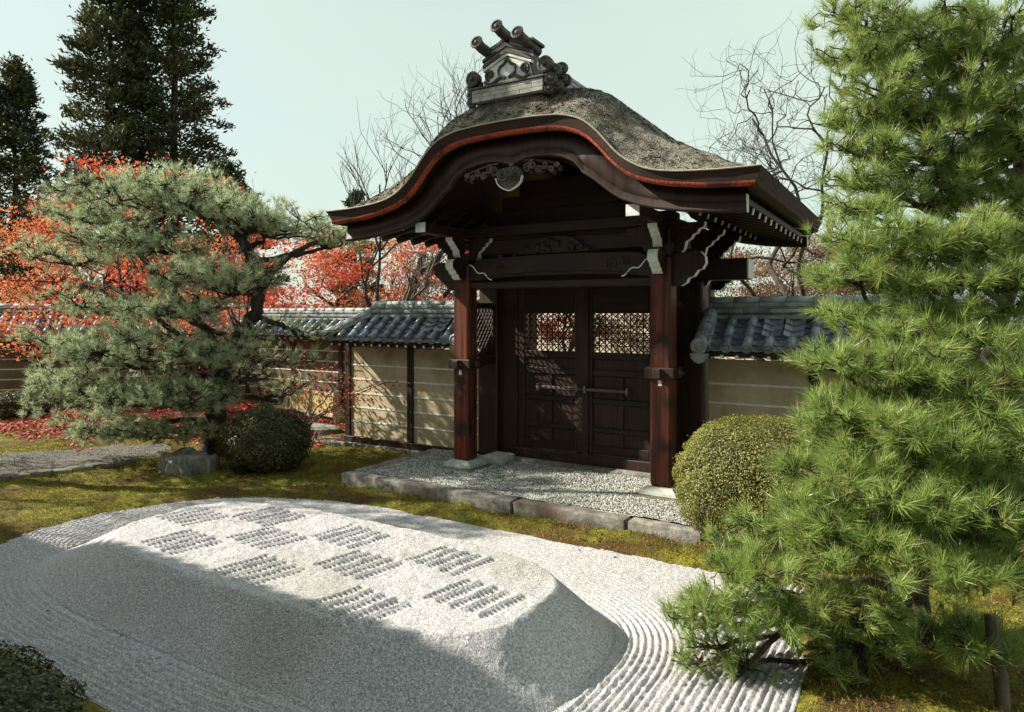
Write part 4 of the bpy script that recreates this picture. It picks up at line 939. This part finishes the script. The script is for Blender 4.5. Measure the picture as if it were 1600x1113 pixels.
# ------------------------------------------------------------------ the two pines
rg = np.random.default_rng(11)
LP = [(215, 297, 105, 38, 10.7), (320, 305, 85, 40, 10.5), (140, 330, 60, 35, 11.0), (440, 345, 80, 32, 10.7), (525, 368, 48, 30, 11.0), (110, 395, 60, 34, 10.9, .8), (225, 375, 85, 40, 10.2), (390, 335, 60, 34, 10.3),
      (330, 430, 95, 44, 9.9, 1.2), (265, 470, 80, 36, 9.7), (140, 465, 60, 34, 10.4, .7), (125, 535, 75, 46, 9.9), (225, 535, 95, 46, 9.6, 1.1), (335, 535, 70, 42, 10.0), (150, 605, 80, 44, 9.8), (250, 610, 85, 44, 9.7), (100, 580, 42, 34, 10.1),
      (330, 615, 50, 34, 10.3, .8), (205, 668, 65, 26, 9.9, .9), (285, 668, 50, 24, 10.2, .8), (440, 545, 70, 40, 11.0, .28), (500, 515, 55, 26, 11.3, .3), (455, 600, 45, 30, 11.2, .25), (400, 500, 40, 30, 10.8, .4), (385, 580, 45, 30, 10.6, .5), (140, 660, 50, 26, 10.2, .7)]
trunk = [atd(333, 724, 10.62), atd(335, 660, 10.6), atd(340, 600, 10.62), atd(352, 555, 10.6), atd(378, 520, 10.6), atd(402, 488, 10.55), atd(404, 450, 10.55), atd(396, 410, 10.5), atd(380, 375, 10.5), atd(340, 345, 10.55), atd(290, 320, 10.6)]
pine('pine_tree', 'broad grey-green pine with layered crown and twisted trunk left of the gate', (*onz(333, 720)[:2], 0), trunk,
     [px_pad(*p) for p in LP], None, rg, (32, .140, .0060, .22, 1.05), 'needle_far', .17, 450,
     bare_limbs=[([atd(402, 480, 10.5), atd(420, 430, 10.4), atd(460, 395, 10.4), atd(505, 375, 10.7)], .07), ([atd(404, 455, 10.5), atd(388, 410, 10.2), atd(378, 372, 10.2)], .06), ([atd(352, 555, 10.5), atd(290, 480, 10.0), atd(235, 420, 10.2), atd(200, 375, 10.4)], .07), ([atd(345, 580, 10.5), atd(250, 500, 10.0), atd(170, 445, 10.4)], .055)])
rg = np.random.default_rng(12)
RP = [(1330, 80, 55, 30, 5.1, .7), (1420, 92, 75, 30, 5.2, .7), (1520, 95, 75, 32, 5.0, .7), (1595, 95, 45, 34, 4.9, .7), (1400, 182, 70, 28, 5.1, .7), (1500, 188, 75, 28, 5.1, .7), (1590, 195, 50, 30, 4.9, .7), (1335, 272, 50, 26, 5.0, .7), (1480, 268, 70, 26, 5.1, .7), (1520, 310, 70, 30, 5.2, .7), (1595, 285, 45, 30, 5.0, .7), (1330, 180, 45, 26, 5.1, .6),
      (1340, 20, 60, 40, 5.2, .8), (1440, 40, 110, 46, 5.2, .55), (1560, 40, 90, 55, 4.9, .8), (1370, 130, 75, 42, 5.0, .55), (1470, 140, 90, 44, 5.1, .55), (1575, 140, 70, 50, 4.8, .8), (1350, 225, 60, 40, 5.0, .55), (1440, 225, 85, 38, 5.0, .55), (1550, 230, 80, 38, 5.0, .55),
      (1345, 320, 50, 26, 4.9, .8), (1420, 300, 70, 28, 5.1, .7), (1380, 365, 85, 38, 4.7), (1480, 375, 95, 38, 4.7), (1580, 360, 60, 40, 4.6), (1330, 420, 55, 32, 4.7), (1430, 425, 85, 34, 4.6, .9), (1550, 430, 80, 36, 4.5, .9), (1320, 480, 42, 20, 4.7, .8), (1500, 480, 80, 24, 4.6, .7),
      (1310, 560, 62, 34, 4.4), (1390, 560, 80, 40, 4.3), (1490, 575, 90, 44, 4.2), (1585, 590, 60, 50, 4.1), (1312, 620, 50, 28, 4.4, .8), (1360, 650, 85, 44, 4.2), (1470, 670, 95, 48, 4.0), (1575, 690, 60, 50, 3.9),
      (1420, 615, 80, 36, 4.35), (1530, 640, 80, 40, 4.1), (1345, 695, 70, 34, 4.3), (1430, 725, 80, 36, 4.15), (1545, 745, 75, 40, 3.95), (1360, 805, 80, 36, 4.1), (1475, 830, 80, 36, 3.95), (1285, 785, 60, 32, 4.35),
      (1318, 735, 75, 44, 4.2), (1390, 750, 95, 48, 4.0), (1500, 780, 90, 50, 3.8), (1590, 800, 50, 50, 3.7), (1240, 815, 65, 36, 4.3), (1330, 840, 90, 42, 4.0), (1440, 870, 95, 42, 3.8), (1550, 880, 75, 42, 3.7), (1180, 880, 70, 30, 4.35),
      (1075, 955, 42, 22, 4.35, .5), (1082, 1028, 38, 18, 4.3, .35), (1150, 1030, 45, 20, 4.3, .4), (1400, 510, 70, 24, 4.5, .7), (1500, 520, 80, 26, 4.4, .8), (1590, 520, 50, 30, 4.3, .8), (1300, 660, 50, 26, 4.35, .8), (1400, 690, 70, 30, 4.2, .8), (1510, 715, 70, 30, 4.05, .8),
      (1120, 930, 60, 26, 4.35, .8), (1105, 1000, 48, 24, 4.3, .35), (1190, 960, 70, 30, 4.25, .8), (1290, 930, 80, 34, 4.15, .8), (1330, 1000, 80, 30, 4.3, .6), (1440, 980, 90, 34, 4.1, .6), (1560, 990, 60, 34, 4.0, .6), (1270, 1060, 55, 22, 4.6, .5), (1400, 1070, 90, 24, 4.5, .5)]
trunk = [atd(1455, 1100, 4.75), atd(1440, 1000, 4.75), atd(1430, 900, 4.8), atd(1455, 760, 4.85), atd(1520, 620, 5.0), atd(1575, 480, 5.1), atd(1600, 330, 5.2), atd(1590, 200, 5.2), atd(1540, 80, 5.2), atd(1500, -60, 5.2)]
pine('pine_tree', 'bright green long-needled pine filling the right edge in front', (*trunk[0][:2], 0), trunk,
     [px_pad(*p) for p in RP], None, rg, (46, .155, .0040, .16, .95), 'needle_near', .085, 1020,
     bare_limbs=[([atd(1430, 930, 4.75), atd(1350, 905, 4.5), atd(1270, 940, 4.35), atd(1200, 1000, 4.3), atd(1155, 1058, 4.25)], .032), ([atd(1330, 905, 4.5), atd(1230, 950, 4.3), atd(1150, 960, 4.3), atd(1080, 985, 4.3)], .024),
                 ([atd(1600, 300, 5.2), atd(1500, 290, 5.1), atd(1400, 160, 5.0)], .04), ([atd(1590, 250, 5.2), atd(1480, 180, 5.1), atd(1380, 165, 5.0)], .035), ([atd(1520, 620, 5), atd(1440, 700, 4.5), atd(1350, 690, 4.4)], .035)])
sb, st = onz(1571, 1128), atd(1549, 962, 3.87)
stk = MB().tube([sb-V(0, 0, .1), sb*.6+st*.4+V(.008, 0, 0), sb*.2+st*.8-V(.006, 0, 0), st], [.040, .037, .035, .034], 9).build('support_stake', M['bark_pale'], None, True)
tag(stk, 'rough bark stake propping the lower boughs of the right pine', 'stake')

# ------------------------------------------------------------------ clipped shrubs
def shrub(name, label, c, rx, ry, rz, n, L, mat, rg, squash=2.4, hole=None, lump=.05):
    t = thing(name, (c[0], c[1], 0), label, 'shrub'); c = V(*c)
    u = unit(rg.normal(size=(n, 3)))
    k = (np.abs(u)**squash).sum(1, keepdims=True)**(-1/squash); sh = u*k
    rr = rg.uniform(.86, 1.0, (n, 1))**.6*(1+lump*vnoise(u[:, 0]*4+3, u[:, 2]*4+u[:, 1]*3, 9)[:, None]+lump*.5*vnoise(u[:, 0]*11, u[:, 2]*11+u[:, 1]*9, 10)[:, None])
    rr = np.where(rg.random((n, 1)) < .03, rr*rg.uniform(1.0, 1.05, (n, 1)), rr)
    P = c+sh*V(rx, ry, rz)*rr; kp = P[:, 2] > .04
    P = P[kp]; Nn = unit(sh/V(rx, ry, rz))[kp]
    cr = NP(); v, f = leaves(P, L, L*.55, rg, .3, Nn); cr.add(v, f)
    o = cr.build('foliage', M[mat], t); o['kind'] = 'stuff'
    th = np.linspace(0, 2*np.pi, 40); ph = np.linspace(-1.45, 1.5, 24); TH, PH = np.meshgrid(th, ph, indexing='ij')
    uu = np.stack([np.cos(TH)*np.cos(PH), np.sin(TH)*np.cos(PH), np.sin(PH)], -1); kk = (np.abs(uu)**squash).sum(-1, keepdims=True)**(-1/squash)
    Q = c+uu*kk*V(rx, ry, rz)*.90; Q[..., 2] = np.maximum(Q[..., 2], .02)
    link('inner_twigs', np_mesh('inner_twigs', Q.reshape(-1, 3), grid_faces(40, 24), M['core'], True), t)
    st_ = MB()
    for a in range(5): st_.tube([(c[0]+.05*math.cos(a*1.3), c[1]+.05*math.sin(a*1.3), -.05), (c[0]+rx*.5*math.cos(a*1.3), c[1]+ry*.5*math.sin(a*1.3), c[2]-rz*.3)], [.03, .02], 6)
    st_.build('stems', M['bark'], t); return t
rg = np.random.default_rng(13)
shrub('round_shrub', 'large clipped olive-green round shrub right of the platform', (2.74, -.84, .63), .86, .74, .63, 62000, .021, 'azalea', rg, 2.7, lump=.06)
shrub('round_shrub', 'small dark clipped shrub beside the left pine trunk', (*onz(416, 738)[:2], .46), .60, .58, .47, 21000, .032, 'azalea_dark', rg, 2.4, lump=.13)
for i, (x, y, r, lab) in enumerate([(18, 655, .42, 'low dark mounded shrub at the left edge of the leaf carpet'), (45, 650, .3, 'smaller brown-green shrub behind the leaf carpet at far left'), (5, 690, .3, 'tiny shrub half cut off by the left picture edge')][:2]):
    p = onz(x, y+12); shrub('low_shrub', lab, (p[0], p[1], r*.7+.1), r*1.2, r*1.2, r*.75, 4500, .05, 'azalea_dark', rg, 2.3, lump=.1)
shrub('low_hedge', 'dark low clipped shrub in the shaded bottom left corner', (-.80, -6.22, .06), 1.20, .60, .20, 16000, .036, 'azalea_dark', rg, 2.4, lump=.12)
# grey fissured rock on the moss
rk = onz(277, 742); n1, n2 = 72, 20; th = np.linspace(0, 2*np.pi, n1); vv = []
tt = np.linspace(0, 1, n2)
for j, s in enumerate(tt):
    for a in th[:-1].tolist()+[0.0]:
        ca_, sa_ = math.cos(a), math.sin(a); k = (abs(ca_)**3+abs(sa_)**3)**(-1/3)
        if s < .62: h = -.06+.28*s/.62; sc2 = 1.0-.12*(s/.62)**2
        else: q = (s-.62)/.38; h = .22+.05*math.sin(q*1.57); sc2 = .88*(1-q)**.8
        fis = .16*float(vnoise(np.array(ca_*1.7+5), np.array(sa_*1.7+h*2), 81))+.10*abs(float(vnoise(np.array(a*12.), np.array(h*1.2), 82)))
        sc3 = sc2*(1-fis*(1 if s < .8 else .4)); vv.append((.46*k*ca_*sc3, .36*k*sa_*sc3, h+(.05*float(vnoise(np.array(ca_*2.2*sc2+7), np.array(sa_*2.2*sc2), 83))+.03*float(vnoise(np.array(ca_*6*sc2+7), np.array(sa_*6*sc2), 84)))*(1 if s > .4 else .3)))
ro = link('weathered_rock', np_mesh('weathered_rock', np.array(vv), grid_faces(n2, n1), M['rock'], True), None, Vector((float(rk[0]), float(rk[1]+.15), .02)))
tag(ro, 'low grey rock with vertical fissures on the moss before the left pine', 'rock')
# flat stones by the fence, edging stones along the path
for i, (x, y, rx, lab) in enumerate([(492, 677, .55, 'flat pale stone among red leaves in front of the yellow fence'), (520, 700, .28, 'small flat stone beside the foot of the wing wall'), (478, 698, .3, 'dark flat stone behind the small clipped shrub')]):
    p = onz(x, y); n1 = 26; vs_ = [(p[0], p[1], .16)]
    for rr, z in ((.75, .155), (1, .12), (1.05, -.05)):
        for k in range(n1): a = 6.283*k/n1; q = rx*rr*(1+.12*math.sin(a*3+i)+.07*math.sin(a*7+i*2)); vs_.append((p[0]+q*math.cos(a), p[1]+q*.55*math.sin(a), z))
    fs = [(0, 1+k, 1+(k+1) % n1) for k in range(n1)]+[(1+r*n1+k, 1+(r+1)*n1+k, 1+(r+1)*n1+(k+1) % n1, 1+r*n1+(k+1) % n1) for r in range(2) for k in range(n1)]
    tag(MB().add(vs_, fs).build('flat_stone', M['rock'] if i != 2 else M['stone'], None, False), lab, 'stone')
pp = [(-140, 722), (0, 712), (90, 704), (180, 695), (260, 694), (270, 704), (190, 722), (100, 734), (0, 746), (-140, 760)]
P = np.array([onz(x, y, .10) for x, y in pp]); P[:, 2] = ground_z(P[:, 0], P[:, 1])
pth = []; top = P[:5]; botm = P[5:][::-1]
for s in np.linspace(0, 1, 40):
    a = np.array([np.interp(s*4, np.arange(5), top[:, i]) for i in range(3)]); c = np.array([np.interp(s*4, np.arange(5), botm[:, i]) for i in range(3)])
    for q in np.linspace(0, 1, 14):
        p = a*(1-q)+c*q; e_ = min(q, 1-q); pth.append((p[0], p[1], float(ground_z(p[0], p[1]))+.03*min(1, e_*8)-.012))
gp = link('gravel_path', np_mesh('gravel_path', np.array(pth), grid_faces(40, 14), M['path'], True)); tag(gp, 'grey gravel path at the left', None, kind='structure')
for i in range(7):
    x = -10+i*33; p = onz(x, 752-i*4.6, .08); a = YAW+.5
    o = rough_box(-.19, .19, -.07, .07, -.05, .05, 200+i, .006, .06, M['stone'], 'edging_stone')
    o.location = (p[0], p[1], float(ground_z(p[0], p[1]))+.012); o.rotation_euler = (0, 0, a)
    tag(o, 'flat edging stone along the gravel path, %s from the left picture edge' % ('first', 'second', 'third', 'fourth', 'fifth', 'sixth', 'seventh')[i], 'stone', 'edging stones along the path')

# ------------------------------------------------------------------ leafy and bare trees beyond the walls
def grow(p, d, L, r, lev, rg, out, bend=.25, split=(2, 4), up=.12, ratio=.72, K=7, spread=.75):
    pts = [p]; dd = d.copy(); s = L/(K-1)
    for k in range(K-1): dd = unit(dd+rg.normal(0, bend, 3)*.5+V(0, 0, up)*.3); pts.append(pts[-1]+dd*s)
    pts = np.array(pts); out.append((pts, r*np.linspace(1, .62, K), lev))
    if lev <= 0: return
    for _ in range(rg.integers(split[0], split[1]+1)):
        i = rg.integers(K//2, K); nd = unit(dd*.8+unit(rg.normal(size=3))*spread+V(0, 0, up)); grow(pts[i], nd, L*ratio*rg.uniform(.75, 1.15), r*.58, lev-1, rg, out, bend, split, up, ratio, K, spread)
def branch_mesh(out, parent, mat, name='branches'):
    nb = NP()
    for lv in sorted(set(o[2] for o in out)):
        g_ = [o for o in out if o[2] == lv]; v, f = tubes(np.array([o[0] for o in g_]), np.array([o[1] for o in g_]), 3 if lv <= 1 else 5 if lv <= 2 else 7); nb.add(v, f)
    return nb.build(name, M[mat], parent, True)
def bare_tree(label, base, H, rg, levels=5, r=.1, lean=(0, 0, 1), bark='twig', bend=.3, spread=.75, up=.15, split=(2, 4), ratio=.72, tips=None, name='bare_tree'):
    t = thing(name, base, label, 'tree'); out = []
    grow(V(*base)-V(0, 0, .1), unit(V(*lean)), H*.36, r, levels, rg, out, bend, split, up, ratio, 7, spread)
    tk = [o for o in out if o[2] == levels]; v, f = tubes(np.array([tk[0][0]]), np.array([tk[0][1]]), 9); link('trunk', np_mesh('trunk', v, f, M[bark], True), t)
    branch_mesh([o for o in out if o[2] < levels], t, bark)
    if tips:
        E = np.concatenate([o[0][2:] for o in out if o[2] == 0]); E = E[rg.random(len(E)) < tips[1]]+rg.normal(0, .06, (0+len(E[rg.random(len(E)) < 2]), 3))[:len(E)] if False else E[rg.random(len(E)) < tips[1]]
        E = E+rg.normal(0, tips[3] if len(tips) > 3 else .05, E.shape); v, f = leaves(E, tips[2], tips[2]*.8, rg); c = NP(); c.add(v, f); o = c.build('leaves', M[tips[0]], t); o['kind'] = 'stuff'
    return t
def maple(label, base, H, W, rg, mat, n, leaf=.075, nclump=46, group=None, name='maple_tree', low=.30):
    t = thing(name, base, label, 'tree', group); out = []; b = V(*base)
    grow(b-V(0, 0, .1), V(0, 0, 1), H*.34, W*.035, 4, rg, out, .3, (3, 4), .10, .74, 7, .9)
    tk = out[0]; v, f = tubes(np.array([tk[0]]), np.array([tk[1]]), 8); link('trunk', np_mesh('trunk', v, f, M['bark_pale'], True), t); branch_mesh(out[1:], t, 'twig')
    cl = unit(rg.normal(size=(nclump, 3)))*rg.uniform(.3, 1, (nclump, 1))**.5*V(W/2, W/2, H*(1-low)/2)+b+V(0, 0, H*(1+low)/2)
    k = rg.integers(0, nclump, n); q = rg.normal(size=(n, 3)); q[:, 2] *= .38
    P = cl[k]+q*W*.085*rg.uniform(.5, 1.3, (nclump, 1))[k]; v, f = leaves(P, leaf, leaf*.85, rg, .5); c = NP(); c.add(v, f); o = c.build('crown', M[mat], t); o['kind'] = 'stuff'
    return t
def conifer(label, base, H, W, rg, nbr=150, mat='cedar', name='cedar_tree', start=.12, leaf=.24, per=170, tip=.35):
    t = thing(name, base, label, 'tree'); b = V(*base)
    pth = np.array([b+V(rg.normal(0, .05), rg.normal(0, .05), H*s) for s in np.linspace(-.01, 1, 12)]); v, f = tubes(pth[None], (W*.055*np.linspace(1, .08, 12))[None], 8)
    link('trunk', np_mesh('trunk', v, f, M['bark'], True), t)
    s = start+(1-start)*np.linspace(0, .99, nbr)**.95+rg.normal(0, .01, nbr); a = rg.uniform(0, 6.283, nbr)
    prof = np.where(s < .35, .80+.2*s/.35, ((1-s)/.65)**.62+.03)*rg.uniform(.6, 1.15, nbr)
    A = b+np.stack([0*s, 0*s, H*s], -1); out_d = np.stack([np.cos(a), np.sin(a), 0*a], -1)
    E = A+out_d*(W/2*prof)[:, None]+V(0, 0, 1)*(W*rg.uniform(-.10, .12, nbr))[:, None]
    tq = np.linspace(0, 1, 6)[None, :, None]; BP = A[:, None]*(1-tq)+E[:, None]*tq; BP[:, :, 2] -= (np.sin(np.pi*tq)*W*.05)[..., 0]
    v, f = tubes(BP, np.broadcast_to(W*.008*np.linspace(1, .3, 6), (nbr, 6)), 3); link('branches', np_mesh('branches', v, f, M['bark'], True), t)['kind'] = 'stuff'
    k = np.repeat(np.arange(nbr), per); u = rg.uniform(.30, 1.03, len(k))**.8
    P = A[k]*(1-u[:, None])+E[k]*u[:, None]+rg.normal(0, 1, (len(k), 3))*(W*.045*(.45+.8*np.sin(np.pi*np.clip(u, 0, 1))))[:, None]*V(1, 1, .75)
    d = unit(out_d[k]*.6+V(0, 0, 1)*tip+rg.normal(0, .45, (len(k), 3))); sd = unit(np.cross(d, rg.normal(size=d.shape))); ln = leaf*rg.uniform(.6, 1.3, (len(k), 1))
    vv = np.stack([P-d*ln*.4, P+sd*ln*.17, P+d*ln*.6, P-sd*ln*.17], 1).reshape(-1, 3); i = np.arange(len(k))*4
    o = link('crown', np_mesh('crown', vv, np.stack([i, i+1, i+2, i+3], -1), M[mat]), t); o['kind'] = 'stuff'; return t
rg = np.random.default_rng(21)
def gb(x, d): p = atd(x, 490, d); return (p[0], p[1], 0.0)
conifer('tall dark cedar, the left one of the close pair behind the left pine', gb(172, 27), 16.5, 5.3, np.random.default_rng(101), 210)
conifer('tall dark cedar, the right one of the close pair behind the left pine', gb(272, 28), 19.0, 4.9, np.random.default_rng(102), 200)
conifer('shorter dark cedar alone at the far left edge', gb(22, 33), 14.3, 4.6, np.random.default_rng(103), 170)
conifer('low dark evergreen showing above the left pine, right of the cedars', gb(352, 24), 7.3, 4.2, np.random.default_rng(104), 90, 'evergreen', 'evergreen_tree', .1, .25)
conifer('small dark evergreen peeping over the left tip of the gate roof', gb(556, 30), 7.6, 2.6, np.random.default_rng(105), 70, 'evergreen', 'evergreen_tree', .1, .22)
maple('scarlet maple in front of the cedars, showing above the left pine', gb(255, 17.5), 6.4, 5.2, np.random.default_rng(106), 'maple_red', 3800, .085, 26)
maple('orange-red maple at the left edge behind the shaded wall', gb(-10, 19.5), 5.6, 4.6, np.random.default_rng(107), 'maple_orange', 7500, .085)
maple('orange maple behind the left part of the pine', gb(130, 19), 4.6, 3.8, np.random.default_rng(108), 'maple_orange', 5000, .085)
maple('orange maple glowing through the middle of the left pine', gb(300, 20), 4.6, 4.4, np.random.default_rng(109), 'maple_orange', 5000, .085)
maple('low orange maple in front of the far left wall', gb(95, 14.3), 2.9, 2.5, np.random.default_rng(401), 'maple_orange', 2600, .07, 30, low=.40)
maple('low orange maple in front of the wall, glimpsed through the left pine', gb(290, 14.8), 2.9, 2.6, np.random.default_rng(402), 'maple_orange', 2400, .07, 30, low=.42)
maple('red maple over the garden wall right of the pine limb', gb(470, 18), 4.5, 3.6, np.random.default_rng(110), 'maple_red', 6500, .075)
maple('coral red maple between the pine and the left gate post', gb(560, 21), 5.2, 4.2, np.random.default_rng(111), 'maple_orange', 7000, .08)
maple('coral maple right behind the left gate post', gb(690, 20), 4.9, 3.2, np.random.default_rng(112), 'maple_red', 5200, .08)
maple('red maple seen through the left door lattice', gb(880, 26), 4.2, 3.6, np.random.default_rng(113), 'maple_red', 4200, .10, low=.15)
maple('pale orange maple seen through the right door lattice', gb(985, 30), 4.0, 5.5, np.random.default_rng(114), 'brown_leaf', 5200, .11, low=.1)
maple('brown autumn tree over the right wing wall', gb(1205, 17), 4.3, 3.8, np.random.default_rng(115), 'brown_leaf', 17000, .055)
maple('russet tree behind the right end of the gate lintel', gb(1290, 20), 4.6, 4.6, np.random.default_rng(116), 'brown_leaf', 17000, .06)
maple('russet tree far behind the big right pine', gb(1480, 19), 4.4, 5.0, np.random.default_rng(117), 'brown_leaf', 4000, .08)
maple('brown-orange tree behind the curved bare trunk', gb(625, 26), 5.0, 5.5, np.random.default_rng(118), 'brown_leaf', 6000, .09)
bare_tree('bare tree with upright twigs left of the gate roof', gb(585, 17), 8.0, np.random.default_rng(1021), 5, .09, (-.1, 0, 1), spread=.7, up=.35, bend=.25, split=(2, 3), ratio=.76)
bare_tree('tall bare tree rising behind the gate roof', gb(690, 20), 12.0, np.random.default_rng(1045), 6, .14, (-.10, -.06, 1), spread=.75, up=.22, bend=.35, split=(2, 3), ratio=.74)
bare_tree('gnarled bare tree right of the gate roof', gb(1290, 13.5), 11.0, np.random.default_rng(1053), 6, .095, (-.15, -.09, 1), spread=.95, up=.14, bend=.6, split=(3, 3), ratio=.76)
bare_tree('slender bare tree with a few berries above the left pine', gb(418, 14), 5.6, np.random.default_rng(122), 4, .05, (0, 0, 1), spread=.5, up=.4, tips=('maple_red', .25, .05))
bare_tree('twiggy brown tree behind the left gate post', gb(640, 15.5), 4.6, np.random.default_rng(123), 5, .12, (-.3, 0, 1), spread=.7, up=.2, bark='bark_pale', tips=('brown_leaf', .35, .06))
maple('slender maple standing left of the view, its thin crown throwing dappled shade', (-9.5, -5.27, 0.0), 7.9, 3.0, np.random.default_rng(301), 'maple_orange', 5200, .085, 40, low=.62)
conifer('tall bare-stemmed tree left of the view with a small high crown', (-8.0, -4.33, 0.0), 11.4, 3.0, np.random.default_rng(302), 70, 'evergreen', 'tall_tree', .84, .2, 90)
# low maple sapling with red sprays by the fence
sp_ = thing('maple_sapling', (*onz(470, 698)[:2], 0), 'slender maple sapling with red sprays reaching over the wing wall corner', 'tree')
sb_ = V(*onz(470, 698)); outp = []
for (x, y, d) in [(590, 600, 10.9), (550, 590, 11.1), (510, 575, 11.3), (560, 625, 11.0), (500, 610, 11.4), (455, 560, 11.6), (530, 640, 11.2), (620, 597, 10.7)]:
    e = atd(x, y, d); outp.append((wig(bez(sb_+V(0, 0, .25), (sb_+e)/2+V(0, 0, .35), e, 10), .02, rg), .018*np.linspace(1, .25, 10), 1))
branch_mesh(outp, sp_, 'bark_pale', 'stems'); cl = np.concatenate([o[0][5:] for o in outp]); k = rg.integers(0, len(cl), 520)
P = cl[k]+rg.normal(0, 1, (520, 3))*V(.13, .13, .04); v, f = leaves(P, .05, .042, rg, .8); c = NP(); c.add(v, f); o = c.build('leaves', M['maple_red'], sp_); o['kind'] = 'stuff'

# ------------------------------------------------------------------ fallen leaves, moss tufts, litter
def litter(name, label, polys, dens, mat, L, rg, z=.012):
    Ps = []
    for (x0, x1, y0, y1) in polys:
        n = int(dens*(x1-x0)*(y1-y0)); p = np.stack([rg.uniform(x0, x1, n), rg.uniform(y0, y1, n)], -1); Ps.append(p)
    p = np.concatenate(Ps); kp = vnoise(p[:, 0]*.9, p[:, 1]*.9, 91)+.5*vnoise(p[:, 0]*3, p[:, 1]*3, 92) > rg.uniform(-1.0, .55, len(p)); p = p[kp]
    p = p[bed_sd(p[:, 0], p[:, 1]) > .05]
    P = np.stack([p[:, 0], p[:, 1], ground_z(p[:, 0], p[:, 1])+rg.uniform(.004, .03, len(p))], -1); v, f = leaves(P, L, L*.8, rg, 1.4)
    o = link(name, np_mesh(name, v, f, M[mat])); tag(o, label, 'leaves', kind='stuff'); return o
rg = np.random.default_rng(31)
litter('fallen_leaves', 'carpet of red fallen maple leaves under the left pine and along the wall', [(-14, -7.2, -2.2, 2.6), (-10, -5.6, -.7, 2.4), (-5.8, -4.5, -.2, 1.9)], 900, 'fallen', .062, rg)
litter('scattered_leaves', 'sparse brown leaves scattered over the moss', [(-8, -2.2, -3.0, 0.3), (-2.5, 2.6, -1.65, -1.25)], 26, 'dry_leaf', .045, rg)
n = 120000; x = rg.uniform(-8.5, 4.6, n); y = rg.uniform(-6.2, .7, n); s = bed_sd(x, y)
kp = (s > .0) & ~((x > -2.58) & (x < 2.2) & (y > -1.23)) & (vnoise(x*2.2, y*2.2, 95) > -.75); x, y = x[kp], y[kp]
P = np.stack([x, y, ground_z(x, y)], -1); D = unit(rg.normal(0, .45, P.shape)+V(0, 0, 1)); v, f = needles(P+D*.016, D, 1, .034, .010, 0, .3, rg, .2)
o = link('moss_tufts', np_mesh('moss_tufts', v, f, M['moss_tuft'])); tag(o, 'short tufts of olive and golden moss', 'moss', kind='stuff')
WHERE = ('far left of the mound', 'below the mound at the bottom edge', 'near the bottom right moss edge', 'right of the mound end', 'low on the right slope of the mound', 'under the tip of the low pine bough', 'between mound and kerb', 'close to the moss strip by the kerb', 'beneath the low pine needles', 'at the left foot of the mound')
for i, (x, y) in enumerate([(75, 955), (805, 1096), (1225, 1055), (1000, 905), (815, 1006), (1180, 1065), (905, 860), (960, 870), (1170, 985), (190, 993)]):
    p = onz(x, y, .012); v, f = leaves(np.array([p]), .045, .034, rg, 2.0); f = f
    o = link('fallen_leaf', np_mesh('fallen_leaf', v, f, M['dry_leaf'])); tag(o, 'dry brown leaf on the gravel '+WHERE[i], 'leaf', 'dry leaves on the gravel')
for o in list(bpy.data.objects):
    if 'w' in o: del o['w']
